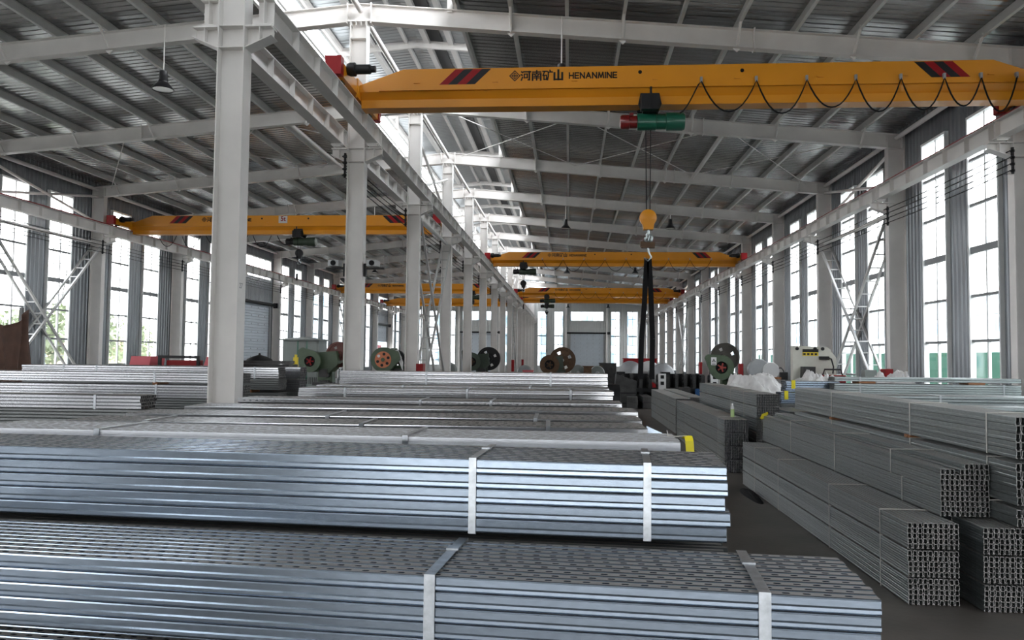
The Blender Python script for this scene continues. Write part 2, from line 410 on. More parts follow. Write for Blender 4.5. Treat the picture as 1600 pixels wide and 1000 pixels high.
for k in BAYS:
    c = (fy(k)+fy(k+1))/2
    for d in (-WOFF, WOFF):
        cnt += 1; n = (k+2)*2 + (1 if d < 0 else 2)
        place = 'between the %s and %s steel columns of that wall' % ('nearest' if k == 2 else 'earlier', 'next') 
        bayn = 'bay %d' % (k+3)
        pos = ('nearer' if d < 0 else 'farther')
        window((WR, c+d, Z0W), -math.pi/2, wf, wp, 'tall white gridded window, %s of the pair in the %s bay of the right wall' % (pos, ORD[k+3] if k+3 < 21 else 'last'), 'tall windows of the right wall')
        if k not in DOORS_L:
            window((WL, c+d, Z0W), math.pi/2, wf, wp, 'tall white gridded window, %s of the pair in the %s bay of the left wall' % (pos, ORD[k+3]), 'tall windows of the left wall')
    if k in DOORS_L:
        window((WL, c, 6.3), math.pi/2, sf, sp_, 'wide strip window above the %s roller door of the left wall' % ('nearer' if k == 6 else 'farther, half raised'), 'strip windows above the doors')
door((WL, (fy(6)+fy(7))/2, 0), math.pi/2, 5.0, 4.85, 'closed grey roller door in the left wall')
door((WL, (fy(11)+fy(12))/2, 0), math.pi/2, 5.0, 1.6, 'half raised roller door in the left wall, daylight below', z0=3.25)
gw = window_frame(1.08, 6.55, [5.6, 4.6, 3.6, 2.55, 1.5], [0.0], 3.6); gp = pane_mesh(1.08, 6.55)
gs = window_frame(3.95, 1.15, [], [-1.32, -.66, 0, .66, 1.32]); gsp = pane_mesh(3.95, 1.15)
iw = 0
for a, b, kd in GX:
    side = 'left' if (a+b)/2 < XC else 'right'
    if kd == 'w':
        iw += 1
        window(((a+b)/2, YF, .9), 0, gw, gp, 'narrow gridded window of the far end wall, %s from its left corner' % ORD[iw], 'windows of the far end wall')
    else:
        window(((a+b)/2, YF, 6.3), 0, gs, gsp, 'wide strip window over the roller door in the %s half of the far wall' % side, 'windows of the far end wall')
        door(((a+b)/2, YF, 0), 0, 3.9, 4.85, 'pale roller door in the %s half of the far end wall' % side)
for i, x in enumerate((-.42, 4.42, 2*XC+.42, 2*XC-4.42)):
    m = MB(); m.hsec((x, YF-.2, 0), (x, YF-.2, ztop(x)-.3), .2, .25, up=(0, 1, 0))
    tag(m.build('gable_post', WHITE), 'white steel post %s the roller door in the %s half of the far wall' % ('left of' if x in (-.42, 2*XC-4.42) else 'right of', 'right' if i < 2 else 'left'), 'post', 'posts of the far end wall')

# ================================================================== STEEL FRAMES
def centre_column(k):
    y = fy(k)
    t = thing('steel_column', 'white steel centre column, %s of its row from the near end' % ORD[k], 'column', (XC, y, 0), 0, 'centre row columns')
    return t
m = MB(); m.hsec((0, 0, .02), (0, 0, 8.90), .25, .36, .014, .010, up=(1, 0, 0))
for z in (6.235, 5.95): m.box(-.17, .17, -.12, .12, z-.006, z+.006)
for z in (8.55,): m.box(-.17, .17, -.12, .12, z-.006, z+.006)
ME_SH = m.mesh('column_shaft', WHITE)
m = MB()
for s in (-1, 1):
    pl = [(s*.18, 6.22), (s*.525, 6.22), (s*.525, 6.11), (s*.18, 5.95)]
    m.prism(pl, -.006, .006)
    m.box(min(s*.18, s*.525), max(s*.18, s*.525), -.11, .11, 6.22, 6.24)
    m.sweep([(-.11, 0), (.11, 0), (.11, .012), (-.11, .012)], (s*.18, 0, 5.94), (s*.535, 0, 6.10))
    for x in (.37,): m.box(s*x-.005, s*x+.005, -.10, .10, 6.03, 6.22)
    m.box(s*.52-.005, s*.52+.005, -.02, .02, 6.11, 6.22)
ME_CO = m.mesh('crane_corbel', WHITE)
m = MB(); m.box(-.3, .3, -.22, .22, 0, .025)
for a in (-.22, .22):
    for b in (-.15, .15): m.lathe([(.02, .025), (.02, .06)], (a, b, 0), n=6)
ME_BP = m.mesh('base_plate', WHITE)
m = MB(); m.box(-.25, .25, -.13, .13, 8.90, 8.93)
for x in (-.15, -.05, .05, .15): m.box(x-.006, x+.006, -.12, .12, 8.82, 8.90)
ME_EP = m.mesh('end_plate', WHITE)
for k in range(1, 16):
    t = centre_column(k)
    for nm, me in (('shaft', ME_SH), ('corbel', ME_CO), ('base_plate', ME_BP), ('end_plate', ME_EP)): obj(nm, me, t)
t = [o for o in C.objects if o.name == 'steel_column'][0]
obj('stencil_number', text_mesh('27', .10, .001, mtl=DARKBAR, extrude=.0005), t, (.1805, -.07, 2.80), (math.pi/2, 0, math.pi/2))
# wall columns
HW = WR-.03-XR
m = MB(); m.hsec((HW/2, 0, .02), (HW/2, 0, 8.10), .22, HW, .014, .010, up=(1, 0, 0))
for z in (6.235, 5.95, 7.72): m.box(.01, HW-.01, -.1, .1, z-.005, z+.005)
ME_WS = m.mesh('wall_column_shaft', WHITE)
m = MB()
m.prism([(0, 6.22), (-.44, 6.22), (-.44, 6.11), (0, 5.95)], -.006, .006)
m.box(-.44, 0, -.11, .11, 6.22, 6.24); m.sweep([(-.11, 0), (.11, 0), (.11, .012), (-.11, .012)], (0, 0, 5.94), (-.45, 0, 6.10))
m.box(-.25, -.24, -.1, .1, 6.03, 6.22)
ME_WC = m.mesh('wall_corbel', WHITE)
for k in range(1, 16):
    for side, x, rz in (('right', XR, 0), ('left', XL, math.pi)):
        t = thing('wall_column', 'white steel column standing against the %s wall, %s from the near end' % (side, ORD[k]), 'column', (x, fy(k), 0), rz, 'columns of the %s wall' % side)
        obj('shaft', ME_WS, t); obj('corbel', ME_WC, t); 
# rafters
PITCH = 1.145
PX = [OPN+.06 + PITCH*i for i in range(10)]          # purlin lines, distance from the ridge
def rafter_mesh(L):
    """right-hand rafter from the centre column out to the wall, local x from the ridge"""
    m = MB(); x0, x1 = .0, L
    zt = lambda x: 9.30-.0886*x
    d0 = .38
    m.prism([(x0, zt(x0)-d0), (x1, zt(x1)-d0-.02), (x1, zt(x1)), (x0, zt(x0))], -.006, .006)
    m.sweep([(-.1, 0), (.1, 0), (.1, .014), (-.1, .014)], (x0, 0, zt(x0)-.014), (x1, 0, zt(x1)-.014))
    m.sweep([(-.1, 0), (.1, 0), (.1, .014), (-.1, .014)], (x0, 0, zt(x0)-d0), (x1, 0, zt(x1)-d0-.02))
    for x in (.25, 3.18, 8.1, L-.02):
        m.box(x-.012, x+.012, -.11, .11, zt(x)-d0-.03, zt(x)+.03)
    return m.mesh('rafter_web', WHITE)
def fly_mesh(x):
    m = MB(); zt = 9.30-.0886*x
    m.tube([(x, -.05, zt-.34), (x, -.42, zt+.06)], .03, 6); m.tube([(x, .05, zt-.34), (x, .42, zt+.06)], .03, 6)
    m.add([(x-.09, -.02, zt-.385), (x+.09, -.02, zt-.385), (x, -.02, zt-.46), (x-.09, .02, zt-.385), (x+.09, .02, zt-.385), (x, .02, zt-.46)], [(0, 1, 2), (3, 5, 4), (0, 2, 5, 3), (1, 4, 5, 2)])
    return m.mesh('fly_brace', WHITE)
ME_RF = rafter_mesh(XR-XC+.42); FLY = [fly_mesh(PX[i]) for i in (1, 3, 5, 7, 9)]
for k in range(2, 15):
    for side, rz in (('right', 0), ('left', math.pi)):
        t = thing('roof_rafter', 'white tapered roof rafter on the %s slope, at the %s frame' % (side, ORD[k]), 'rafter', (XC, fy(k), 0), rz, 'roof rafters of the %s slope' % side)
        obj('beam', ME_RF, t)
        for me in FLY: obj('fly_brace', me, t)
# purlins: one long line each
zprof = [(-.035, 0), (.035, 0), (.035, .012), (.004, .012), (.004, .19), (.04, .19), (.04, .2), (-.004, .2), (-.004, .012), (-.035, .012)]
for s, side in ((1, 'right'), (-1, 'left')):
    for i, d in enumerate(PX):
        x = XC + s*d; m = MB(); m.sweep(zprof, (x, YN, ztop(x)), (x, YF, ztop(x)))
        tag(m.build('roof_purlin', PURL), 'grey steel purlin under the %s roof slope, %s line down from the ridge' % (side, ORD[i+1]), 'purlin', 'purlins of the %s roof slope' % side)
# ridge monitor frames
m = MB(); M2 = 1.9
for s in (-1, 1):
    m.box(s*M2-.05, s*M2+.05, -.06, .06, ztop(XC+M2)-.05, ZM-.13)
    m.sweep([(-.05, -.1), (.05, -.1), (.05, .1), (-.05, .1)], (0, 0, ZM-.02), (s*2.3, 0, ZM-.24))
ME_MF = m.mesh('monitor_truss', WHITE)
for k in range(1, 16):
    o = obj('monitor_truss', ME_MF, None, (XC, fy(k), 0)); tag(o, 'small white gabled frame of the ridge monitor above the %s roof frame' % ORD[k], 'frame', 'frames of the ridge monitor')
for i, x in enumerate((-2.2, -1.3, -.3, .3, 1.0, 1.6)):
    m = MB(); zz = zmon(XC+x)-.16
    m.bar((XC+x, YN, zz+.07), (XC+x, YF, zz+.07), .08 if i in (0, 2, 5) else .15, .14)
    tag(m.build('monitor_purlin', WHITE), 'white purlin under the ridge monitor roof, %s line from its left edge' % ORD[i+1], 'purlin', 'purlins of the ridge monitor')
m = MB(); m.add([(XC+.36, YN, zmon(XC+.36)-.035), (XC+.74, YN, zmon(XC+.74)-.035), (XC+.74, YF, zmon(XC+.74)-.035), (XC+.36, YF, zmon(XC+.36)-.035), (XC+.36, YN, zmon(XC+.36)-.02), (XC+.74, YN, zmon(XC+.74)-.02), (XC+.74, YF, zmon(XC+.74)-.02), (XC+.36, YF, zmon(XC+.36)-.02)],
               [(0, 3, 2, 1), (4, 5, 6, 7), (0, 1, 5, 4), (1, 2, 6, 5), (2, 3, 7, 6), (3, 0, 4, 7)])
tag(m.build('ridge_strip', BLKP), 'dark strip along the peak of the ridge monitor', 'strip')  # thin black strip under the monitor sheet, just right of its peak
for s, side in ((-1, 'left'),):
    for z, nm in ((9.62, 'lower'), (10.2, 'upper')):
        m = MB(); m.bar((XC+s*M2, YN, z), (XC+s*M2, YF, z), .06, .10)
        tag(m.build('monitor_rail', WHITE), '%s white side rail along the %s opening of the ridge monitor' % (nm, side), 'rail')
# eave pipes and ridge tie pipes
for side, x in (('right', XR+.24), ('left', XL-.24)):
    for k in range(2, 15):
        m = MB(); m.tube([(x, fy(k)+.12, 8.0), (x, fy(k+1)-.12, 8.0)], .065, 10)
        tag(m.build('eave_pipe', WHITE, smooth=True), 'white eave strut pipe along the top of the %s wall, %s bay' % (side, ORD[k]), 'pipe', 'eave pipes of the %s wall' % side)
for k in range(1, 15):
    m = MB(); m.tube([(XC+.04, fy(k)+.13, 9.12), (XC+.04, fy(k+1)-.13, 9.12)], .06, 10)
    tag(m.build('tie_pipe', WHITE, smooth=True), 'white tie pipe between the centre column tops, %s bay' % ORD[k], 'pipe', 'tie pipes between the centre columns')
for x, nm in ((-8.3, 'left'), (4.3, 'right')):
    m = MB(); m.tube([(x, fy(3)+.02, ztop(x)-.19), (x, fy(4)-.02, ztop(x)-.19)], .06, 10)
    tag(m.build('roof_strut_pipe', WHITE, smooth=True), 'white strut pipe under the %s roof slope in the third bay' % nm, 'pipe')
# roof bracing rods in the third bay
ya, yb = fy(3)+.15, fy(4)-.15
for s, side in ((1, 'right'), (-1, 'left')):
    for i, (a, b) in enumerate(((.5, 4.6), (4.6, 8.7), (8.7, 12.6))):
        for j, (p, q) in enumerate(((a, b), (b, a))):
            xa, xb = XC+s*p, XC+s*q
            m = MB(); m.tube([(xa, ya, ztop(xa)-.12), (xb, yb, ztop(xb)-.12)], .013, 6)
            tag(m.build('bracing_rod', WHITE), 'thin white roof bracing rod, %s panel out from the ridge on the %s, slanting %s' % (ORD[i+1], side, 'outwards' if j == 0 else 'inwards'), 'rod', 'roof bracing rods')
# ------------------------------------------------------------------ crane runways
ZB = 6.30
m = MB(); m.hsec((0, .02, ZB+.175), (0, BAY-.02, ZB+.175), .22, .35, .014, .010)
for i in range(7):
    y = .12 + (BAY-.24)*i/6
    for s in (-1, 1): m.box(min(s*.006, s*.105), max(s*.006, s*.105), y-.006, y+.006, ZB+.014, ZB+.336)
m2 = MB()
for y in (.13, BAY-.13):
    m2.box(-.13, .13, y-.09, y+.09, ZB-.02, ZB); m2.box(-.08, .08, y-.08, y+.08, ZB-.06, ZB-.02)
    for a in (-.1, .1):
        for b in (-.05, .05): m2.lathe([(.016, -.045), (.016, -.02)], (a, y+b, ZB), n=6)
ME_RB = m.mesh('runway_beam', WHITE); ME_RP = m2.mesh('bearing_plate', WHITE)
RUN = [('right wall', XR-.24), ('right side of the centre row', XC+.375), ('left side of the centre row', XC-.375), ('left wall', XL+.24)]
for nm, x in RUN:
    for k in range(1, 15):
        o = obj('runway_beam', ME_RB, None, (x, fy(k), 0)); tag(o, 'white crane runway beam with stiffeners on the %s, %s bay' % (nm, ORD[k]), 'beam', 'runway beams on the %s' % nm)
        obj('bearing_plate', ME_RP, o)
    m = MB(); red = 'wall' in nm
    m.box(x-.03, x+.03, fy(1), fy(15), ZB+.35, ZB+.41)
    if red:
        m.box(x-.125, x+.125, fy(1), fy(15), ZB+.35, ZB+.366)
        for i in range(170): m.box(x-.10, x-.05, fy(1)+.25+i*.49, fy(1)+.31+i*.49, ZB+.36, ZB+.385); m.box(x+.05, x+.10, fy(1)+.25+i*.49, fy(1)+.31+i*.49, ZB+.36, ZB+.385)
    tag(m.build('crane_rail', RAILRED if red else WHITE), '%s crane rail on the runway beams of the %s' % ('dark red' if red else 'pale', nm), 'rail')
# conductor wires on insulator brackets
m = MB(); m.box(-.02, .02, -.02, .02, 5.60, 6.12)
for z in (5.66, 5.79, 5.92, 6.05): m.lathe([(.028, -.03), (.045, -.01), (.028, 0), (.045, .01), (.028, .03)], (0, 0, z), n=8); m.box(-.06, .0, -.012, .012, z-.012, z+.012)
ME_IN = m.mesh('insulator', BLKP)
for nm, x, rz in (('right wall', XR-.03, 0), ('left wall', XL+.03, math.pi), ('centre row', XC-.22, 0)):
    for k in range(2, 15):
        o = obj('insulator_bracket', ME_IN, None, (x, fy(k)-.13, 0), (0, 0, rz)); tag(o, 'black insulator bracket on the %s column of the %s' % (ORD[k], nm), 'bracket', 'insulator brackets on the %s' % nm)
    for j, z in enumerate((6.05, 5.92, 5.79, 5.66)):
        pts = []
        for k in range(2, 14):
            for q in (0, .25, .5, .75): pts.append((x + (-.05 if rz == 0 else .05), fy(k)-.13+BAY*q, z - .035*(1-(2*q-1)**2)))
        m = MB(); m.tube(pts, .011, 5)
        tag(m.build('conductor_wire', BLACK), 'black conductor wire along the %s, %s from the top' % (nm, ORD[j+1]), 'wire', 'conductor wires of the %s' % nm)
# laced cross bracing between columns
def ladder(xa, xb, p0, p1, n, label, group):
    y0, z0 = p0; y1, z1 = p1
    t = thing('ladder_brace', label, 'brace', ((xa+xb)/2, (y0+y1)/2, min(z0, z1)), 0, group)
    ox, oy, oz = t.location
    for x in (xa, xb):
        m = MB(); m.bar((x-ox, y0-oy, z0-oz), (x-ox, y1-oy, z1-oz), .06, .075); m.build('side_rail', BRACE, parent=t)
    mr = MB(); mr.bar((-(abs(xb-xa))/2, 0, 0), (abs(xb-xa)/2, 0, 0), .05, .03); me = mr.mesh('rung', BRACE)
    for i in range(n):
        f = (i+.5)/n; obj('rung', me, t, (0, y0+(y1-y0)*f-oy, z0+(z1-z0)*f-oz))
for nm, xa, xb, ks in (('right wall', XR+.04, XR+.40, (3, 9)), ('left wall', XL-.04, XL-.40, (3, 9)), ('centre row', XC-.16, XC+.16, (3, 9))):
    for k in ks:
        a, b = fy(k)+.16, fy(k+1)-.16; far = '' if k == 3 else ' farther down'
        ladder(xa, xb, (a, 5.85), (b, .25), 16, 'white laced brace on the %s%s, sloping down away from the viewer' % (nm, far), 'laced braces')
        ladder(xa+.01, xb+.01, (b, 5.85), (a, .25), 16, 'white laced brace on the %s%s, sloping down towards the viewer' % (nm, far), 'laced braces')
        x = (xa+xb)/2
        m = MB(); m.tube([(x, a-.03, 5.98), (x, b+.03, 5.98)], .06, 10)
        tag(m.build('strut_pipe', WHITE, smooth=True), 'white horizontal strut pipe above the laced braces on the %s%s' % (nm, far), 'pipe')
        for j, (p, q) in enumerate((((a, 6.75), (b, 8.3)), ((b, 6.75), (a, 8.3)))):
            if nm != 'centre row': p, q = (p[0], 6.75), (q[0], 7.75)
            m = MB(); m.tube([(x + (.03*j), p[0], p[1]), (x+.03*j, q[0], q[1])], .045, 8)
            tag(m.build('diagonal_brace', WHITE, smooth=True), 'upper diagonal brace on the %s%s, rising %s the viewer' % (nm, far, 'away from' if j == 0 else 'towards'), 'brace')

# ================================================================== CRANES
GZ0, GZ1 = 6.54, 7.26
GLYPHS = [
    [(.06, .90, .16, .82, .12), (.02, .60, .12, .55, .12), (.04, .04, .14, .32, .12), (.26, .90, .98, .90, .11), (.86, .90, .86, .08, .14), (.86, .04, .72, .06, .10),
     (.34, .66, .66, .66, .09), (.34, .28, .66, .28, .09), (.34, .66, .34, .28, .11), (.64, .66, .64, .28, .11)],
    [(.5, 1.0, .5, .70, .12), (.08, .86, .92, .86, .11), (.06, .66, .94, .66, .10), (.08, .66, .08, .02, .14), (.92, .66, .92, .02, .14), (.32, .56, .38, .48, .09), (.68, .56, .62, .48, .09),
     (.24, .40, .76, .40, .09), (.24, .24, .76, .24, .09), (.5, .44, .5, .04, .12)],
    [(.02, .92, .46, .92, .10), (.20, .90, .04, .50, .11), (.14, .50, .14, .06, .10), (.40, .50, .40, .06, .10), (.14, .50, .40, .50, .09), (.14, .08, .40, .08, .09),
     (.74, 1.02, .80, .92, .11), (.56, .84, 1.0, .84, .11), (.60, .84, .58, .40, .12), (.58, .40, .50, .04, .12)],
    [(.10, .72, .10, .06, .17), (.50, 1.0, .50, .06, .17), (.90, .72, .90, .06, .17), (.10, .06, .90, .06, .13)]]
LATIN = {'H': (.72, [(0, 0, 0, 1), (.72, 0, .72, 1), (0, .5, .72, .5)]), 'E': (.64, [(0, 0, 0, 1), (0, 0, .64, 0), (0, .5, .58, .5), (0, 1, .64, 1)]),
         'N': (.74, [(0, 0, 0, 1), (0, 1, .74, 0), (.74, 0, .74, 1)]), 'A': (.84, [(0, 0, .42, 1), (.84, 0, .42, 1), (.2, .33, .64, .33)]),
         'M': (.96, [(0, 0, .14, 1), (.14, 1, .48, .1), (.48, .1, .82, 1), (.82, 1, .96, 0)]), 'I': (0., [(0, 0, 0, 1)])}
def crane(y, xa, xb, label, lettering=True, sign=False, stripes=True, plain=False, motor_l=True):
    t = thing('overhead_crane', label, 'crane', ((xa+xb)/2, y, GZ0), 0, 'yellow overhead travelling cranes')
    ox = (xa+xb)/2; X0, X1 = xa-ox, xb-ox; Z = lambda z: z-GZ0
    m = MB()
    if plain: up = [(X0+.12, Z(6.84)), (X0+.12, Z(6.98)), (X0+.5, Z(7.10)), (X0+1.3, Z(7.26)), (X1-1.3, Z(7.26)), (X1-.5, Z(7.10)), (X1-.12, Z(6.98)), (X1-.12, Z(6.84))]
    else: up = [(X0+.12, Z(6.84)), (X0+.12, Z(6.97)), (X0+.95, Z(7.26)), (X1-.95, Z(7.26)), (X1-.12, Z(6.97)), (X1-.12, Z(6.84))]
    m.prism(up, -.17, .17)
    m.sweep([(-.165, 0), (-.075, -.145), (.075, -.145), (.165, 0)], (X0+.12, 0, Z(6.84)), (X1-.12, 0, Z(6.84)))
    m.box(X0+.16, X1-.16, -.15, .15, Z(6.56), Z(6.695)); m.box(X0+.16, X1-.16, -.165, .165, 0, .02)
    m.build('girder', YELLOW, parent=t)
    m = MB(); m.box(X0+.5, X1-.3, -.215, -.17, Z(6.93), Z(6.945)); m.box(X0+.5, X1-.3, -.215, -.205, Z(6.86), Z(6.93)); m.box(X0+.5, X1-.3, -.225, -.17, Z(6.845), Z(6.862))
    for i in range(8):
        x = X0+1.2+(X1-X0-2.2)*i/7; m.box(x-.05, x+.05, -.19, -.17, Z(6.99), Z(7.01))
    m.build('cable_track', YELLOW, parent=t)
    for s, x in ((-1, X0), (1, X1)):
        m = MB(); m.box(x-.12, x+.12, -1.25, 1.25, Z(6.76), Z(7.0))
        m.prism([(-.45, Z(7.0)), (.45, Z(7.0)), (.22, Z(7.05)), (-.22, Z(7.05))], x-.12, x+.12, 'X')
        c = m.build('end_carriage', YELLOW, parent=t)
        for yy in (-1, 1):
            m = MB(); m.box(x-.14, x+.14, min(yy*1.25, yy*1.42)-.0, max(yy*1.25, yy*1.42), Z(6.74), Z(7.06)); m.build('bumper', RED, parent=c)
            m = MB(); m.lathe([(.02, -.05), (.13, -.05), (.13, -.035), (.11, -.03), (.11, .03), (.13, .035), (.13, .05), (.02, .05)], (x, yy*.95, Z(6.84)), 'X', 20); m.build('wheel', DARKST, parent=c, smooth=True)
        d = 1 if s < 0 else -1
        m = MB(); m.lathe([(.10, 0), (.12, .05), (.12, .14), (.085, .16), (.085, .40), (.06, .43), (.06, .50)][::1], (x + (.12 if d > 0 else -.12), -.95, Z(6.98)), 'X', 16)
        if d < 0:
            m.v = [(2*(x-.12)-v[0] if False else (x-.12) - (v[0]-(x-.12)), v[1], v[2]) for v in m.v]
        m.build('travel_motor', BLKP, parent=c, smooth=True)
        m = MB(); m.box(x-.11*s-.02, x-.11*s+.02, -.30, .30, Z(6.70), Z(7.06)); m.build('joint_plate', YELLOW, parent=c)
    if stripes:
        for s in (-1, 1):
            for i in range(4):
                w_ = .165; zt_, zb_ = Z(7.245), Z(6.96); sh = .30
                if s < 0: x0 = X0 + 1.62 + i*w_; poly = [(x0, zb_), (x0+w_, zb_), (x0+w_+sh, zt_), (x0+sh, zt_)]; mt = RED if i % 2 == 0 else BLKP
                else: x0 = X1 - 2.30 + i*w_; poly = [(x0+sh, zb_), (x0+w_+sh, zb_), (x0+w_, zt_), (x0, zt_)]; mt = BLKP if i % 2 == 0 else RED
                m = MB(); m.prism(poly, -.1735, -.17); m.build('stripe', mt, parent=t)
    if lettering:
        x = X0 + 3.02
        m = MB(); q = Z(7.105); r = .105
        for a, b in ((r, r*.80), (r*.62, r*.5)):
            m.ring([(0, -a), (a, 0), (0, a), (-a, 0)], [(0, -b), (b, 0), (0, b), (-b, 0)], -.174, -.17, (x, q))
        m.box(x-.045, x+.045, -.174, -.17, q-.008, q+.008); m.box(x-.007, x+.007, -.174, -.17, q-.045, q+.045)
        m.build('emblem', BLKP, parent=t)
        m = MB()
        for ci, strokes in enumerate(GLYPHS):
            for x0, z0, x1, z1, w_ in strokes:
                w_ *= 1.22
                cx = x + .115 + ci*.198; k_ = .178; zq = q-.088
                p0, p1 = Vector((cx+x0*k_, 0, zq+z0*k_)), Vector((cx+x1*k_, 0, zq+z1*k_)); d = (p1-p0).normalized()*w_*k_*.5
                m.bar((p0.x-d.x, -.172, p0.z-d.z), (p1.x+d.x, -.172, p1.z+d.z), w_*k_, .004, (0, 1, 0))
        m.build('chinese_lettering', BLKP, parent=t)
        m = MB(); px = x + 1.0
        for ch in 'HENANMINE':
            wd_, strokes = LATIN[ch]
            for x0, z0, x1, z1 in strokes:
                k_ = .098; p0, p1 = Vector((px+x0*k_, 0, q-.06+z0*k_)), Vector((px+x1*k_, 0, q-.06+z1*k_)); d = (p1-p0).normalized()*.0115
                m.bar((p0.x-d.x, -.172, p0.z-d.z), (p1.x+d.x, -.172, p1.z+d.z), .023, .004, (0, 1, 0))
            px += (wd_+.34)*.098
        m.build('latin_lettering', BLKP, parent=t)
        for xx in (x+2.28, x+4.10):
            m = MB(); m.lathe([(.0005, -.004), (.035, -.004), (.035, 0)], (xx, -.17, Z(7.14)), 'Y', 12); m.build('drain_hole', BLACK, parent=t)
    if sign:
        x = -.18
        m = MB(); m.box(x, x+.34, -.18, -.172, Z(6.965), Z(7.235)); sg = m.build('load_sign', SIGNG, parent=t)
        obj('sign_lettering', text_mesh('5t', .24, .006, mtl=RED, extrude=.001), sg, (x+.075, -.182, Z(7.05)), (math.pi/2, 0, 0))
    return t
RA, RB, LA, LB = XC+.375, XR-.24, XL+.24, XC-.375
crane(14.3, RA, RB, 'nearest yellow overhead crane, high across the front of the right bay')
crane(39.6, RA, RB, 'second yellow overhead crane of the right bay, beyond the hanging hook')
crane(60.0, RA, RB, 'third yellow overhead crane of the right bay, upper of the far pair')
crane(66.5, RA, RB, 'farthest yellow overhead crane of the right bay, lower of the far pair', stripes=False)
crane(29.2, LA, LB, 'nearest yellow overhead crane of the left bay with a 5t sign', sign=True)
crane(57.0, LA, LB, 'middle yellow overhead crane of the left bay, behind the second column')
crane(71.5, LA, LB, 'farthest yellow overhead crane of the left bay with rounded ends', plain=True, stripes=False, lettering=False)

def hoist(x, y, z_hook, label, cols=(MOTORR, HOISTG), pend=None, hook=True):
    t = thing('electric_hoist', label, 'hoist', (x, y, GZ0), 0, 'electric hoists under the cranes')
    m = MB()
    for s in (-1, 1):
        m.prism([(-.17, .20), (.17, .20), (.21, .0), (.17, -.10), (-.17, -.10), (-.21, 0)], s*.19-.01, s*.19+.01)
        for xx in (-.13, .13): m.lathe([(.02, -.025), (.065, -.025), (.065, .025), (.02, .025)], (xx, s*.165, .035), 'Y', 14)
    m.box(-.12, .12, -.2, .2, -.13, -.09); m.build('trolley', BLKP, parent=t, smooth=False)
    m = MB(); m.lathe([(.10, -.22), (.155, -.21), (.155, .12), (.14, .13), (.14, .30), (.165, .31), (.165, .60), (.15, .64), (.05, .65)], (0, 0, -.27), 'X', 26); m.build('drum', cols[1], parent=t, smooth=True)
    m = MB(); m.lathe([(.05, -.53), (.11, -.52), (.13, -.49), (.13, -.36), (.115, -.35), (.115, -.22)], (0, 0, -.27), 'X', 22); m.box(-.35, -.28, -.05, .05, -.16, -.11); m.build('motor', cols[0], parent=t, smooth=True)
    m = MB(); m.box(-.17, .15, -.36, -.21, -.14, .12); m.box(-.02, .02, -.375, -.36, -.1, .26); m.build('control_box', BLKP, parent=t)
    for dx in (-.055, .035):
        m = MB(); m.tube([(dx, 0, -.40), (dx*.7, 0, z_hook-GZ0+.20)], .009, 6); m.build('rope', BLACK, parent=t)
    zb = z_hook-GZ0
    if hook:
        m = MB(); m.lathe([(.02, -.05), (.12, -.05), (.155, -.03), (.155, .03), (.12, .05), (.02, .05)], (-.01, 0, zb+.08), 'Y', 20)
        m.prism([(-.12, zb+.05), (.11, zb+.05), (.08, zb-.14), (-.09, zb-.14)], -.07, .07); hb = m.build('hook_block', YELLOW if cols[0] is MOTORR else BLKP, parent=t, smooth=True)
        m = MB(); pts = [(0, 0, zb-.12), (0, 0, zb-.22)] + [(.065*math.sin(a)+.0, 0, zb-.29-.065*math.cos(a)+.0) for a in [math.pi*(1 - q/7*1.55) for q in range(8)]]
        m.tube(pts, .022, 8); m.build('hook', GALV2, parent=hb, smooth=True)
    if pend:
        m = MB(); m.tube([(.03, -.30, -.1), (.03, -.30, pend-GZ0)], .008, 5); m.lathe([(.001, -.05), (.04, -.03), (.04, .03), (.001, .05)], (.03, -.30, (-.1+pend-GZ0)*.55), n=8); m.build('pendant_cable', BLACK, parent=t)
        m = MB(); m.box(0, .06, -.34, -.27, pend-GZ0-.25, pend-GZ0); m.build('pendant', BLKP, parent=t)
    return t
hoist(1.42, 14.3, 4.42, 'red and green electric hoist hanging under the nearest crane')
DK = (BLKP, DGREEN)
hoist(-2.35, 39.6, 5.6, 'dark hoist under the second crane of the right bay, near its left end', DK, pend=4.6)
hoist(-1.75, 60.0, 5.8, 'dark hoist under the upper crane of the far pair', DK)
hoist(-1.95, 66.5, 5.7, 'dark hoist under the lower crane of the far pair', DK, pend=2.6)
hoist(-10.35, 29.2, 5.75, 'dark hoist under the nearest crane of the left bay', DK, pend=5.0)
hoist(-7.1, 57.0, 5.9, 'dark hoist under the middle crane of the left bay', DK)

def festoon(x0, xs, y, zt, drop, label, start=None):
    """cable loops hanging from sliding clips"""
    t = thing('festoon_cable', label, 'cable', (xs[0], y, zt), 0, 'festoon cables of the cranes')
    ox = xs[0]; pts = []
    if start: pts += [(start[0]-ox, 0, start[1]-zt)]; a = start[0]; 
    seq = list(xs)
    if start:
        for q in range(1, 7):
            f = q/7; pts.append((start[0]+(xs[0]-start[0])*f-ox, 0, (start[1]-zt)*(1-f) - .12*math.sin(math.pi*f)*(1-f)))
    for i in range(len(seq)-1):
        a, b = seq[i], seq[i+1]
        for q in range(12):
            f = q/12; u = 2*f-1
            pts.append((a+(b-a)*f-ox, 0, -.03-drop*(1+.1*math.sin(i*2.3))*(1-abs(u)**2.1)))
    pts.append((seq[-1]-ox, 0, -.03))
    m = MB(); m.tube(pts, .014, 6); m.build('cable', BLACK, parent=t, smooth=True)
    mc = MB(); mc.box(-.02, .02, -.03, .03, -.05, .05); me = mc.mesh('cable_clip', GREYM)
    for x in seq: obj('cable_clip', me, t, (x-ox, .02, 0))
    return t
festoon(0, [2.33, 3.30, 4.18, 5.03, 5.80, 6.54, 7.16, 7.76], 14.06, 6.96, .56, 'black festoon cable in loops along the nearest crane', start=(1.95, 6.35))
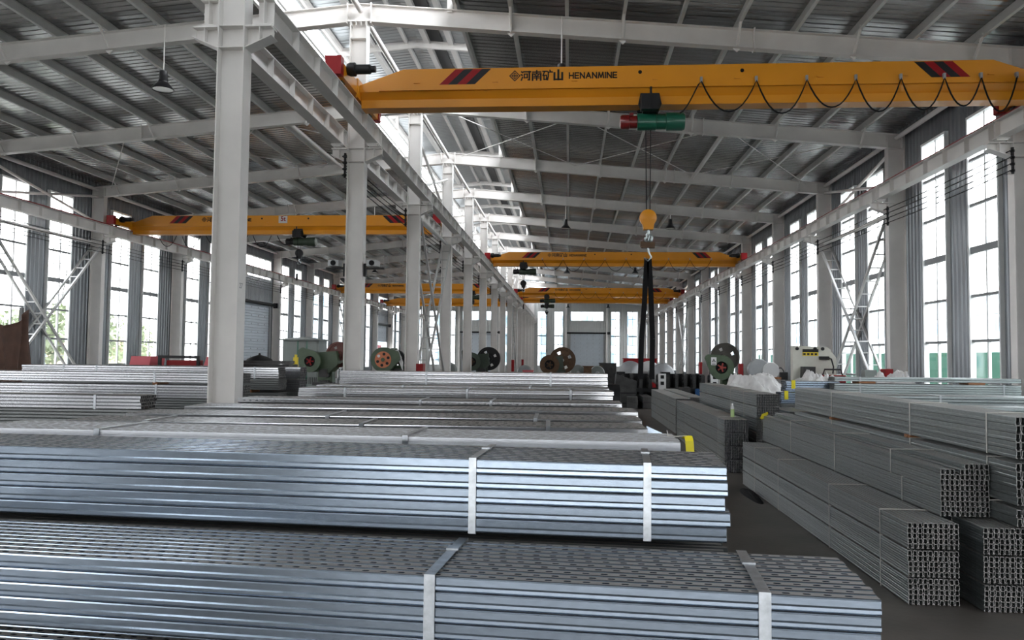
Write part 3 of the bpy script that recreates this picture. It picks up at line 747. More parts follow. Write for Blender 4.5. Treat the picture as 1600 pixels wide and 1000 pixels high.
festoon(0, [-1.4+1.05*i for i in range(9)], 39.33, 6.9, .55, 'black festoon cable in loops along the second crane of the right bay')
festoon(0, [-1.2+1.05*i for i in range(9)], 59.73, 6.9, .5, 'black festoon cable in loops along the upper far crane')
festoon(0, [-16.2+.95*i for i in range(7)], 29.43, 6.9, .75, 'black festoon cable in loops behind the nearest crane of the left bay')

# lifting slings on the hook of the nearest crane
t = thing('lifting_sling', 'two long dark slings hanging from the hook of the nearest crane', 'sling', (1.41, 14.3, 1.55))
zh = 4.02-1.55
m = MB(); m.box(-.12, .12, -.05, .05, zh-.07, zh+.03); m.box(-.14, -.09, -.04, .04, zh-.05, zh+.05); m.build('spreader_bar', BROWN, parent=t)
m = MB(); m.tube([(0, 0, zh+.05), (.02, 0, zh+.12), (.03, 0, zh+.17), (0, 0, zh+.21), (-.03, 0, zh+.17), (-.02, 0, zh+.10)], .017, 7); m.tube([(0, 0, zh-.05), (.01, 0, zh-.14), (.06, 0, zh-.24), (0, 0, zh-.31), (-.07, 0, zh-.25)], .018, 8); m.build('swivel_hook', GALV2, parent=t, smooth=True)
for s in (-1, 1):
    m = MB(); a = .022
    P = [(s*.02, zh-.27), (s*.045, zh-.7), (s*.06, 1.4), (s*(.085 if s > 0 else .11), .75), (s*(.075 if s > 0 else .13), .02)]
    for i in range(4):
        m.sweep([(-.012, -.046), (.012, -.046), (.012, .046), (-.012, .046)], (P[i][0], 0, P[i][1]), (P[i+1][0], 0, P[i+1][1]), up=(1, 0, 0))
    m.build('sling', BLACK, parent=t)

# high-bay lamps hung from the rafters
m = MB(); m.lathe([(.03, .42), (.08, .40), (.085, .22), (.10, .20), (.10, .16), (.115, .15), (.215, .03), (.225, 0), (.215, 0), (.10, .14)], n=22); ME_LS = m.mesh('lamp_shade', LAMPB, smooth=True)
m = MB(); m.lathe([(.20, .012), (.09, .12), (.04, .13), (.0005, .13)], n=22); ME_LR = m.mesh('reflector', LAMPI, smooth=True)
for k in (2, 5, 8, 11, 14):
    for x, nm in ((-.2, 'nearer the ridge on the right slope'), (4.27, 'farther out on the right slope'), (-8.6, 'nearer the ridge on the left slope'), (-13.1, 'farther out on the left slope')):
        z = 7.50
        if k == 2 and x == 4.27: continue
        t = thing('high_bay_lamp', 'black bell lamp hung from the %s rafter, %s' % (ORD[k], nm), 'lamp', (x, fy(k)-.14, z), 0, 'black high bay lamps')
        obj('lamp_shade', ME_LS, t); obj('reflector', ME_LR, t); rm = MB(); rm.tube([(0, 0, .42), (0, 0, ztop(x)-.02-z)], .013, 6); rm.build('hanging_rod', WHITE, parent=t)
# camera boxes on the second column
for s in (-1, 1):
    t = thing('security_camera', 'small dark security camera on the %s side of the second centre column' % ('left' if s < 0 else 'right'), 'camera', (XC+s*.19, fy(2), 3.62))
    m = MB(); m.box(min(0, s*.05), max(0, s*.05), -.05, .05, -.05, .22); m.box(min(s*.05, s*.42), max(s*.05, s*.42), -.03, .03, .10, .14); m.build('bracket', BLKP, parent=t)
    m = MB(); m.box(min(s*.10, s*.32), max(s*.10, s*.32), -.22, .05, .15, .27); m.build('camera_body', GREYM, parent=t)
    m = MB(); m.lathe([(.02, -.02), (.055, -.02), (.055, 0)], (s*.21, -.22, .21), 'Y', 12); m.build('lens', BLACK, parent=t)

# ================================================================== STRUT CHANNEL BUNDLES
def channel_profile(wd, ht, t=.0026, groove=True, c=.0052, ct=.0035):
    out = [(.009, .0085), (.009, .0), (c, 0), (0, c)]
    if groove: out += [(0, ht*.34), (.0040, ht*.44)]
    out += [(.0034 if groove else .0004, ht-c), (ct*1.35, ht-.4*ct), (ct*2.3, ht)]
    o = out + [(wd-x, z) for x, z in out[::-1]]
    # inner offset
    n = len(o); inn = []
    for i in range(n):
        p0 = Vector(o[max(i-1, 0)]); p1 = Vector(o[i]); p2 = Vector(o[min(i+1, n-1)])
        d1 = (p1-p0).normalized() if i > 0 else (p2-p1).normalized(); d2 = (p2-p1).normalized() if i < n-1 else d1
        nn = (Vector((d1.y, -d1.x)) + Vector((d2.y, -d2.x))); nn.normalize()
        k = t/max(.5, nn.dot(Vector((d1.y, -d1.x)))); q = p1 + nn*k; inn.append((q.x, q.y))
    return o, inn
def channel_mesh(L, wd, ht, slots=True, mtl=None, period=.05, phase=0., t=.0026):
    o, inn = channel_profile(wd, ht, t); n = len(o); vs = []; fs = []; mi = []
    mid = n//2 - 1                                   # segment of the flat top web
    for X in (0, L):
        vs += [(X, y, z) for y, z in o] + [(X, y, z) for y, z in inn]
    N = 2*n
    for i in range(n-1):
        fs.append((i, n+i, n+i+1, i+1)); fs.append((N+i, N+i+1, N+n+i+1, N+n+i)); mi += [1, 1]
        if i == mid and slots: continue
        fs.append((i, i+1, N+i+1, N+i)); fs.append((n+i, N+n+i, N+n+i+1, n+i+1)); mi += [0, 0]
    for i in (0, n-1): fs.append((i, N+i, N+n+i, n+i)); mi.append(0)
    if slots:
        ya, yb = o[mid][0], o[mid+1][0]; ia, ib = inn[mid][0], inn[mid+1][0]; zo, zi = o[mid][1], inn[mid][1]
        yc = wd/2; np_ = int(L/period)-1; p = period; hl, hw, ch = .0108, .0054, .0038; st = p*phase + .004
        for x0, x1 in ((0, st), (st+np_*p, L)):
            base = len(vs); vs += [(x0, ya, zo), (x1, ya, zo), (x1, yb, zo), (x0, yb, zo), (x0, ia, zi), (x1, ia, zi), (x1, ib, zi), (x0, ib, zi)]
            fs += [(base, base+1, base+2, base+3), (base+7, base+6, base+5, base+4)]; mi += [0, 0]
        for q in range(np_):
            x0, x1 = st+p*q, st+p*(q+1); xc = (x0+x1)/2
            oc = [(xc-hl, 0), (xc-hl+ch, -hw), (xc+hl-ch, -hw), (xc+hl, 0), (xc+hl-ch, hw), (xc-hl+ch, hw)]
            base = len(vs)
            for z, a, b in ((zo, ya, yb), (zi, ia, ib)):
                vs += [(x0, a, z), (x1, a, z), (x1, yc, z), (x0, yc, z), (x1, b, z), (x0, b, z)] + [(u, yc+v, z) for u, v in oc]
            for o_, fl in ((0, False), (12, True)):
                B = base+o_
                for f in ((B+0, B+1, B+8, B+7), (B+1, B+2, B+9, B+8), (B+3, B+0, B+7, B+6), (B+4, B+5, B+11, B+10), (B+2, B+4, B+10, B+9), (B+5, B+3, B+6, B+11)):
                    fs.append(f[::-1] if fl else f); mi.append(0)
            for i in range(6): j = (i+1) % 6; fs.append((base+6+i, base+6+j, base+18+j, base+18+i)); mi.append(0)
    me = bpy.data.meshes.new('channel'); me.from_pydata(vs, [], fs); me.materials.append(mtl or GALV); me.materials.append(CUT)
    me.polygons.foreach_set('material_index', mi); me.update()
    return me
CUT = mat('sawn_steel_end', (.38, .37, .365), .5, .35, var=.2, scale=30)
CM = {}
def cmesh(L, wd, ht, mtl=GALV, v=0):
    k = (round(L, 3), wd, ht, mtl.name, v)
    if k not in CM: CM[k] = channel_mesh(L, wd, ht, True, mtl, phase=v/4, t=.0040 if mtl is GALV2 else .0026)
    return CM[k]
def bundle_block(L, cols, rows, pw, ph, mtl, seed=0, name='channel_bundle', end_jit=.012, skip=()):
    """many channels in one mesh, for bundles too far off or too hidden to show single channels"""
    rn = random.Random(seed); o, inn = channel_profile(pw*.98, ph*.985, .0042, False, .008, .0055); n = len(o); vs = []; fs = []; mi = []
    for r in range(rows):
        for c in range(cols):
            if (c, r) in skip: continue
            a, b = rn.uniform(-end_jit, end_jit), L+rn.uniform(-end_jit, end_jit); B = len(vs)
            for X in (a, b):
                vs += [(X, c*pw+y, r*ph+z) for y, z in o] + [(X, c*pw+y, r*ph+z) for y, z in inn]
            N = 2*n; mi += ([1, 1, 0, 0]*(n-1)) + [0, 0]
            for i in range(n-1):
                fs += [(B+i, B+n+i, B+n+i+1, B+i+1), (B+N+i, B+N+i+1, B+N+n+i+1, B+N+n+i), (B+i, B+i+1, B+N+i+1, B+N+i), (B+n+i, B+N+n+i, B+N+n+i+1, B+n+i+1)]
            fs += [(B, B+N, B+N+n, B+n), (B+n-1, B+n+n-1, B+N+n+n-1, B+N+n-1)]
    me = bpy.data.meshes.new(name); me.from_pydata(vs, [], fs); me.materials.append(mtl); me.materials.append(CUT); me.polygons.foreach_set('material_index', mi); me.update(); return me
def strap_mesh(W, H, sw=.025, th=.0016, wire=False):
    m = MB(); e = .0025
    if wire:
        m.tube([(0, -e, 0), (.006, -e-.003, H*.5), (0, -e, H+e), (0, W+e, H+e), (0, W+e, 0), (0, -e, 0)], .006, 6)
    else:
        m.box(-sw/2, sw/2, -e-th, -e, -.002, H+e); m.box(-sw/2, sw/2, W+e, W+e+th, -.002, H+e); m.box(-sw/2, sw/2, -e-th, W+e+th, H+e, H+e+th); m.box(-sw/2, sw/2, 0, W, -.004, -.002)
    return m
def bundle(label, group, loc, rz, L, cols, rows, pw, ph, straps=(), mtl=GALV, full=True, seed=0, sw=.025, skip=(), wire=False, seal=False, jit=.007, roll_rows=()):
    """strapped bundle: local x along the channels, y away from the seen side, z up; origin at its near lower corner"""
    t = thing('channel_bundle', label, 'steel bundle', loc, rz, group); rn = random.Random(seed+11)
    W, H = cols*pw, rows*ph
    if full:
        ms = [cmesh(L, round(pw*.985, 4), round(ph*.955, 4), mtl, v) for v in range(4)]
        for r in range(rows):
            rj = rn.uniform(-jit, jit)
            for c in range(cols):
                if (c, r) in skip: continue
                x = rj + rn.uniform(-.004, .004); me = ms[(rn.randrange(4) + 2*c) % 4]
                if r in roll_rows and c == 0:
                    obj('channel', me, t, (x, 0, r*ph), (math.pi/2, 0, 0)).location = (x, ph, r*ph)
                else:
                    obj('channel', me, t, (x, c*pw + rn.uniform(-.0008, .0008), r*ph))
    else:
        o = obj('channels', bundle_block(L, cols, rows, pw, ph, mtl, seed, 'channels', skip=skip), t); o['kind'] = 'stuff'
    for x in straps:
        o = strap_mesh(W, H, sw, wire=wire).build('tie_wire' if wire else 'strap', WIRE if wire else STRAP, parent=t, loc=(x, 0, 0))
        if seal:
            m = MB(); m.box(-sw*.62, sw*.62, W*.62, W*.62+.045, H+.003, H+.009); m.build('seal', STRAP, parent=o)
    return t
def pile(loc, rz, L, layers, mtl, label, cols=10, W=.41, lh=.2308, seed=0):
    """lower layers of a stack, hidden from the front"""
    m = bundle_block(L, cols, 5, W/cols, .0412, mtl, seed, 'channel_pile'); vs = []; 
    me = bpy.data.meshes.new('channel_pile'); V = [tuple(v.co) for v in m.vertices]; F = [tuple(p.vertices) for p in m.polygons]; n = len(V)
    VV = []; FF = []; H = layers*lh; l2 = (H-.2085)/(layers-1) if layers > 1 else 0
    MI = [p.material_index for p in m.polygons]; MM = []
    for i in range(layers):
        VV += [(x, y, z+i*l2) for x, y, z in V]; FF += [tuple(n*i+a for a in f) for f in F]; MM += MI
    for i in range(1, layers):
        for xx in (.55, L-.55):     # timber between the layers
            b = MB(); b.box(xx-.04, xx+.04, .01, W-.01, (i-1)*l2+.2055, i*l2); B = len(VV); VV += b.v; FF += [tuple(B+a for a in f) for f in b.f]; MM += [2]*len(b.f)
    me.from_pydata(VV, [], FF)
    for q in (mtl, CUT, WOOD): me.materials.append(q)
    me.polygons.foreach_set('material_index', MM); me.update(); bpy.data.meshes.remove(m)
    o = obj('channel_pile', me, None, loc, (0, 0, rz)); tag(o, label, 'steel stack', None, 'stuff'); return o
def spacer(loc, size, label, rz=0):
    m = MB(); m.box(0, size[0], 0, size[1], 0, size[2]); o = m.build('timber_spacer', WOOD, loc=loc, rot=(0, 0, rz)); return tag(o, label, 'spacer', 'timber spacers between bundles')
R = math.radians
def start(xr, yr, ang, L):            # left end of a bundle whose right end is given; ang = its turn
    return (xr - L*math.cos(ang), yr - L*math.sin(ang))
GL = 'galvanised channel bundles across the left foreground'
LEFT = [  # xr, yr, z0, angle, cols, rows, pw, ph, straps (from left end), strap width, label
    (.770, 2.006, 1.160, -4.45, 10, 5, .0425, .0412, (1.86, 2.72), .030, 'nearest galvanised channel bundle, slotted top and two wide straps'),
    (.42, 1.93, .930, -4.45, 10, 5, .0425, .0412, (.3,), .03, 'dark channel bundle directly beneath the nearest one, bottom left corner'),
    (.490, 2.475, 1.385, -3.9, 9, 5, .0430, .0470, (2.20, 2.755), .024, 'blue grey channel bundle with dusty top, right behind the nearest one'),
    (.420, 3.060, 1.424, -2.0, 9, 5, .0412, .0412, (.62, 1.93), .024, 'low bright channel bundle behind the dusty topped one'),
    (.395, 3.98, 1.394, 1.4, 8, 5, .0412, .0412, (.42, 1.55, 2.50), .022, 'channel bundle with patchy grey top, fourth back from the camera'),
    (.410, 4.48, 1.394, 1.0, 9, 5, .0412, .0412, (1.2, 2.4), .022, 'channel bundle with patchy grey top, fifth back from the camera'),
    (.450, 5.18, 1.396, 2.5, 9, 5, .0412, .0412, (), .02, 'strapless channel bundle passing in front of the nearest column base'),
    (.400, 6.04, 1.400, .6, 9, 5, .0412, .0412, (1.45, 2.0), .02, 'channel bundle whose upper edge shows a row of slots facing the camera'),
    (.415, 7.45, 1.425, 2.0, 9, 5, .0412, .0420, (.45, 1.62, 2.6), .02, 'pale channel bundle with three bright rows, third from the back of the pile'),
    (.400, 7.98, 1.560, 1.0, 9, 2, .0412, .0412, (.9, 2.2), .02, 'thin two row channel bundle just before the rearmost one of the pile'),
    (.424, 8.70, 1.608, .3, 9, 4, .0412, .0415, (.98, 2.37), .02, 'rearmost bright channel bundle of the left pile, below the presses'),
]
for i, (xr, yr, z0, ang, c, r, pw, ph, st, sw, lab) in enumerate(LEFT):
    a = R(ang); L = 3.0; x, y = start(xr, yr, a, L)
    bundle(lab, GL, (x, y, z0), a, L, c, r, pw, ph, st, GALVB if i == 3 else GALVN if i > 3 else GALV, True, i, sw, seal=i < 3, roll_rows=(4,) if i == 7 else (), jit=.012 if i in (2, 3) else .006)
    if i not in (1,):
        n = int(z0/.2308 + .01); zb = z0 - n*.2308
        if i == 0: n = 4; zb = 0
        if i == 0: pile((start(.42, 1.95, a, L)[0], start(.42, 1.95, a, L)[1], 0), a, L, 4, GALV_SHADE, 'lower layers of channel under the nearest bundle', seed=i)
        else: pile((x, y+.01, 0), a, L, n, GALV_SHADE, 'lower layers of channel under the %s stack of the left pile' % ORD[i], seed=i, lh=(z0-(.025 if i == 2 else 0))/n)
# yellow tag and offcuts at the right ends of the pile
t = thing('inspection_tag', 'yellow paper tag curling over the end of the low bright bundle', 'tag', (.440, 3.30, 1.618))
m = MB(); pts = [(.03, .0), (.012, .014), (-.006, .012), (-.018, -.006), (-.022, -.052)]
vs = [(.030+.010*i/4, p, q) for i, (p, q) in enumerate(pts)] + [(.062+.012*i/4, p, q) for i, (p, q) in enumerate(pts)]; n = len(pts)
m.add(vs + [(x, y+.0012, z-.0008) for x, y, z in vs], [(i, i+1, n+i+1, n+i) for i in range(n-1)] + [(2*n+i, 3*n+i, 3*n+i+1, 2*n+i+1) for i in range(n-1)]); m.build('paper', TAGY, parent=t)
m = MB(); m.tube([(-.06, 0, -.0), (-.03, 0, .012), (.0, 0, .01), (.045, 0, .013)], .002, 5); m.tube([(-.03, 0, .012), (-.035, 0, .035)], .0015, 5); m.build('tie_wire', WIRE, parent=t)
m = MB(); m.prism([(0, 0), (.16, -.07), (.17, -.08), (.02, -.075), (0, -.05)], 0, .03); tag(m.build('metal_offcut', GALV, loc=(.40, 4.1, 1.60)), 'bent bright metal offcut poking out beside the aisle', 'offcut')

# ---- bundles left of the first column
GLL = 'channel bundles beside the first column'
def far_x(xr, yf, z0, L, c, r, pw, ph, straps, label, mtl=GALVN, group=GLL, base=True, seed=0, rz=0.):
    t = bundle(label, group, (xr-L, yf, z0), R(rz), L, c, r, pw, ph, straps, mtl, False, seed, .03)
    if base and z0 > .2:
        n = max(1, int(z0/.225)); pile((xr-L, yf+.01, 0), R(rz), L, n, GALV_SHADE, 'lower layers of channel under the %s' % label.replace('galvanised ', ''), lh=z0/n, seed=seed)
    return t
far_x(-5.36, 9.5, 1.240, 4.5, 9, 4, .041, .0435, (2.35, 3.9), 'galvanised bundle ending left of the first column', seed=21)
far_x(-5.27, 12.3, 1.219, 6, 9, 5, .041, .0440, (1.0, 4.58), 'long bundle behind the first column, lower of two', seed=22)
far_x(-5.27, 12.3, 1.475, 6, 9, 4, .041, .0400, (.9, 4.55), 'long bundle behind the first column, upper of two', base=False, seed=23)
for xx in (-9.9, -6.75): spacer((xx, 12.3, 1.44), (.08, .37, .035), 'timber spacer between the two long bundles, %s strap' % ('left' if xx < -8 else 'right'))
far_x(-5.38, 14.2, 1.495, 5, 9, 5, .041, .0425, (.83, 1.48, 4.55), 'bright bundle seen on both sides of the first column', seed=24)
far_x(-5.24, 15.0, 1.226, 5, 9, 5, .041, .046, (3.,), 'dark bundle right of the first column, under a brighter one', seed=25)
far_x(-5.245, 15.0, 1.482, 5, 9, 5, .041, .0445, (3.,), 'short bright bundle end right of the first column', base=False, seed=26)
far_x(-5.2, 10.6, .9, 4, 9, 5, .041, .0425, (3.4,), 'low dark bundle just left of the first column base', mtl=GALV2, seed=27)
# ---- bundles on the right of the aisle, running away from the viewer
GR = 'channel bundles running along the right of the aisle'
def away(x0, yn, z0, L, c, r, pw, ph, straps, label, full=True, mtl=GALV2, seed=0, skip=(), wire=True, group=GR, rz=90.):
    # local x -> +Y, local y -> -X: mirror so that the row nearest the aisle is column 0 at x0
    t = bundle(label, group, (x0+c*pw, yn, z0), R(rz), L, c, r, pw, ph, straps, mtl, full, seed, .02, skip, wire); return t
for i, (z, nm) in enumerate(((.004, 'bottom'), (.226, 'middle'), (.448, 'top'))):
    away(2.715, 6.58, z, 6, 10, 5, .040, .0414, (.55, 1.9, 3.9, 5.2), 'dark channel bundle with open ends, %s of the three stacked along the aisle' % nm, seed=31+i)
    away(3.235, 6.45, z, 6, 10, 5, .040, .0414, (.5, 3.9), 'dark channel bundle at the right edge, %s of the three stacked there' % nm, seed=35+i)
away(3.075, 6.8, .668, 6, 10, 5, .0395, .0425, (.75, 2.6, 4.4), 'bundle lying across the two front stacks, lower of two', seed=41)
away(3.075, 6.8, .884, 6, 10, 5, .0395, .0440, (1.0, 2.6, 4.4), 'bundle lying across the two front stacks, its top row half missing', seed=42, skip=tuple((c, 4) for c in (5, 6, 7, 8, 9)) + ((6, 3),))
for j in range(4):
    z = .004 + .2315*j
    away(2.665, 13.76, z, 6, 10, 5, .0395, .0432, (.6, 2.4, 4.6), 'channel bundle farther along the aisle under the green bottle, %s layer from the floor' % ORD[j+1], full=False, seed=51+j)
for j in range(6):
    z = .004 + .2262*j
    away(3.262, 14.0, z, 6, 10, 5, .039, .0425, (1.0, 2.2, 4.9), 'channel bundle of the tall stack behind the bottle, %s layer from the floor' % ORD[j+1], full=False, seed=61+j, mtl=GALV2 if j < 4 else GALV2)
for j in range(5):
    away(3.80, 13.9, .004+.2315*j, 6, 10, 5 if j < 4 else 3, .040, .0428, (1.5, 4.5), 'channel bundle right of the tall stack, %s layer from the floor' % ORD[j+1], full=False, seed=71+j)
for j in range(4):
    away(2.75, 20.6, .004+.2315*j, 6, 10, 5, .0395, .0432, (1.5, 4.5), 'channel bundle at the far end of the aisle stacks, %s layer from the floor' % ORD[j+1], full=False, seed=81+j)
    if j < 4: away(3.25, 21.4, .004+.2315*j, 6, 10, 5, .0395, .0432, (1.5, 4.5), 'channel bundle behind the far aisle stack, %s layer from the floor' % ORD[j+1], full=False, seed=85+j)
for i, x in enumerate((2.25, 2.85)):
    for j in range(2): away(x, 30.6, .004+.2315*j, 6, 10, 5, .0395, .0432, (), '%s low bundle on the open floor before the machines, %s of two' % ('left' if i == 0 else 'right', 'lower' if j == 0 else 'upper'), full=False, seed=91+2*i+j)
# wide channels (tall section) on the far right
for j, (z, r) in enumerate(((.672, 2), (.836, 5), (1.196, 5))):
    away(3.475, 6.42, z, 6, 9, r, .041, .0655, (.42, 1.9, 4.3), 'deep section channel bundle at the right edge, %s of the tall stack' % ('lowest', 'middle', 'topmost')[j], seed=101+j, mtl=GALV2)
pile((3.66+.41, 6.42, 0), R(90), 6, 3, GALV_SHADE, 'lower layers of channel under the deep section stack', lh=.2225, seed=110)
for yy, zz in ((8.35, 1.164), (10.7, 1.164)): spacer((3.465, yy, zz), (.40, .09, .031), 'red brown timber spacer in the deep section stack, %s one' % ('nearer' if yy < 9 else 'farther'))
GB = 'channel bundles lying crosswise before the right wall'
def cross(x0, yf, z0, L, c, r, ph, straps, label, seed, base=True, mtl=GALV2):
    t = bundle(label, GB, (x0, yf, z0), R(-.6), L, c, r, .041, ph, straps, mtl, False, seed, .03)
    if base: n = max(1, int(z0/.23)); pile((x0, yf+.01, 0), R(-.6), L, n, GALV_SHADE, 'lower layers of channel under the %s' % label, lh=z0/n, seed=seed)
cross(4.92, 15.0, 1.315, 3.3, 9, 5, .0415, (.46, 3.0), 'bright crosswise bundle farthest back, lower of two', 121)
cross(4.92, 15.0, 1.56, 3.3, 9, 2, .0412, (.46,), 'thin crosswise bundle on top of the bright farthest one', 122, base=False)
for xx in (5.35, 7.3): spacer((xx, 14.98, 1.525), (.30, .35, .034), 'red brown timber under the thin crosswise bundle, %s one' % ('left' if xx < 6 else 'right'))
cross(4.0, 10.8, 1.285, 3.0, 9, 5, .0412, (.9, 2.4), 'crosswise bundle with slotted rim right behind the deep section stack', 123)
cross(3.98, 9.2, 1.235, 3.0, 9, 5, .0412, (1.2,), 'crosswise bundle with pale top close behind the deep section stack', 124)
cross(3.98, 8.2, 1.215, 3.0, 9, 5, .0412, (.8,), 'crosswise bundle with pale top nearest the right edge', 125)
# small odd stack with yellow tags beside the sheeting
for i, (x, y, z, nm) in enumerate(((4.0, 15.2, 1.12, 'lower'), (4.12, 15.3, 1.335, 'upper'))):
    bundle('short tagged bundle beside the white sheeting, %s of two' % nm, GB, (x, y, z), R(0), 1.0, 9, 5, .041, .042, (), GALV, False, 130+i)
pile((4.0, 15.2, 0), 0, 1.0, 5, GALV_SHADE, 'lower layers under the short tagged bundles', lh=.224, seed=133)
for i, (x, y, z) in enumerate(((4.22, 15.296, 1.40), (4.06, 15.196, 1.20), (3.02, 12.72, 1.02))):
    m = MB(); m.box(0, .07, -.004, 0, 0, .16) if i < 2 else m.prism([(0, 0), (.03, .06), (.12, .1), (.13, .07), (.06, .0), (.03, -.02)], 0, .02)
    tag(m.build('inspection_tag', TAGY, loc=(x, y, z)), ('yellow tag on the upper short bundle', 'yellow tag on the lower short bundle', 'curled yellow tag at the far end of the bundle across the stacks')[i], 'tag')
# bottle on the aisle stack
t = thing('drink_bottle', 'clear bottle of green drink standing on the aisle stack', 'bottle', (2.86, 14.05, .935))
m = MB(); m.lathe([(.001, 0), (.033, 0), (.034, .10), (.030, .12), (.033, .14)], n=14); m.build('liquid', BOTTLE, parent=t, smooth=True)
m = MB(); m.lathe([(.033, .14), (.032, .17), (.014, .205), (.014, .215)], n=14); m.build('neck', SIGNG, parent=t, smooth=True)
m = MB(); m.lathe([(.016, .215), (.016, .235), (.001, .236)], n=12); m.build('cap', SIGNW, parent=t)

# ================================================================== MACHINES AND LOOSE THINGS
def circ(r, n=40, ph=0.): return [(r*math.cos(2*math.pi*i/n+ph), r*math.sin(2*math.pi*i/n+ph)) for i in range(n)]
def teardrop(R_, tip, ang, n=48):
    """outline of a belt guard: a circle drawn out to a blunt corner"""
    pts = []
    for i in range(n):
        a = 2*math.pi*i/n; d = (a-ang+math.pi) % (2*math.pi) - math.pi
        k = R_ if abs(d) > 1.0 else min(R_/max(math.cos(1.0-abs(d)), .2)*1.0, tip)
        pts.append((k*math.cos(a), k*math.sin(a)))
    return pts
def press(x, y, zc, s, label, body=GREEN, guard=GREEN, hub=RED, wheel=DARKST, tip=1.45, ang=2.3, fw=(.66, .22), fr=.52, sign=False, holes=True, rz=0., plate=None, disc=None):
    """mechanical punch press, pulley guard towards the viewer; zc = height of the guard's centre"""
    t = thing('punch_press', label, 'machine', (x, y, 0), rz, 'punch presses')
    R_ = .42*s
    m = MB(); m.ring(teardrop(R_, R_*tip, ang), circ(R_*.50, 48), -.62*s, -.50*s, (0, zc)); m.build('belt_guard', guard, parent=t)
    m = MB(); m.lathe([(R_*.50, -.52*s), (R_*.42, -.55*s), (R_*.20, -.52*s), (R_*.18, -.60*s), (.001, -.60*s)], (0, 0, zc), 'Y', 24); m.build('pulley', BLKP, parent=t, smooth=True)
    m = MB()
    for i in range(5):
        a = 2*math.pi*i/5; m.bar((0, -.585*s, zc), (R_*.36*math.cos(a), -.585*s, zc+R_*.36*math.sin(a)), .05*s, .03*s, (0, 1, 0))
    m.lathe([(R_*.14, -.60*s), (R_*.14, -.63*s), (.001, -.63*s)], (0, 0, zc), 'Y', 14); m.build('hub', hub, parent=t)
    if disc:
        m = MB(); m.lathe([(R_*.66, -.60*s), (R_*.66, -.635*s), (R_*.24, -.64*s), (R_*.20, -.66*s), (.001, -.66*s)], (0, 0, zc), 'Y', 36); dk = m.build('pulley_disc', disc, parent=t, smooth=True)
        for i in range(6):
            a = 2*math.pi*i/6+.35; m = MB(); m.lathe([(.001, -.645*s), (R_*.12, -.645*s), (R_*.12, -.63*s)], (R_*.45*math.cos(a), 0, zc+R_*.45*math.sin(a)), 'Y', 14); m.build('hole', SIGNW if i == 2 else BLKP, parent=dk)
        m = MB(); m.lathe([(.001, -.675*s), (R_*.14, -.67*s), (R_*.20, -.645*s)], (0, 0, zc), 'Y', 18); m.build('hub_cap', GREEN, parent=dk, smooth=True)
    fx, fz = fw[0]*s, zc+fw[1]*s; F = fr*s; y0, y1 = .05*s, .20*s
    m = MB(); m.ring(circ(F), circ(F*.86), y0-.03*s, y1, (fx, fz)); m.ring(circ(F*.30), circ(F*.12), y0-.08*s, y1, (fx, fz))
    NB = 48; bands = [.12, .48, .70, .87]
    for bi in range(3):
        for i in range(NB):
            if bi == 1 and holes and (i % 12) in (2, 3, 4): continue
            a0, a1 = 2*math.pi*i/NB, 2*math.pi*(i+1)/NB; r0, r1 = F*bands[bi], F*bands[bi+1]; V = []
            for d in (y0+.02*s, y1-.04*s): V += [(fx+r*math.cos(a), d, fz+r*math.sin(a)) for r, a in ((r0, a0), (r1, a0), (r1, a1), (r0, a1))]
            m.add(V, [(0, 1, 2, 3), (4, 7, 6, 5), (0, 3, 7, 4), (1, 5, 6, 2), (0, 4, 5, 1), (2, 6, 7, 3)])
    m.build('flywheel', wheel, parent=t)
    m = MB(); m.lathe([(.17*s, -.25*s), (.20*s, -.20*s), (.20*s, .6*s), (.15*s, .7*s)], (fx*.55, 0, zc+.05*s), 'Y', 20)
    m.prism([(fx*.0-.1*s, zc+.05*s), (fx*.2, zc+.34*s), (fx*1.0, zc+.40*s), (fx*1.1, zc-.1*s), (fx*.7, zc-.45*s), (0, zc-.4*s)], -.30*s, .45*s)
    m.build('crank_housing', body, parent=t, smooth=False)
    m = MB(); w = .5*s
    m.prism([(-.05*s, 0), (.95*s, 0), (.95*s, .28), (.72*s, .40), (.68*s, zc-.2*s), (.15*s, zc-.2*s), (.10*s, .40), (-.05*s, .28)], .0, .42*s)
    m.prism([(-.1*s, .0), (1.0*s, .0), (1.0*s, .16), (-.1*s, .16)], -.45*s, .6*s)
    m.build('frame', body, parent=t)
    m = MB(); m.box(.05*s, .85*s, -.42*s, .02*s, .78, .90); m.box(.30*s, .60*s, -.30*s, -.02, .90, .97); m.build('table', DARKST, parent=t)
    m = MB(); m.box(.28*s, .60*s, -.36*s, .0, 1.10, zc-.30*s if zc-.30*s > 1.15 else 1.3); m.build('ram', DARKST, parent=t)
    if sign:
        m = MB(); m.box(-R_*.86, -R_*.43, -.626*s, -.62*s, zc+R_*.20, zc+R_*.83); sg = m.build('warning_sign', SIGNW, parent=t)
        m = MB(); c = (-R_*.645, zc+R_*.56); r = R_*.17; m.ring([(0, r), (-r*.95, -r*.7), (r*.95, -r*.7)], [(0, r*.6), (-r*.55, -r*.5), (r*.55, -r*.5)], -.630*s, -.626*s, c); m.box(c[0]-.012, c[0]+.012, -.63*s, -.626*s, c[1]-r*.4, c[1]+r*.3)
        m.box(-R_*.80, -R_*.50, -.63*s, -.626*s, zc+R_*.25, zc+R_*.31); m.build('warning_triangle', BLKP, parent=sg)
    if plate:
        m = MB(); m.prism([(R_*.75, zc+R_*.75), (R_*1.15, zc+R_*.8), (R_*1.55, zc-R_*.2), (R_*1.5, zc-R_*.8), (R_*1.25, zc-.1)], -.48*s, -.44*s); m.build('side_plate', plate, parent=t)
    return t
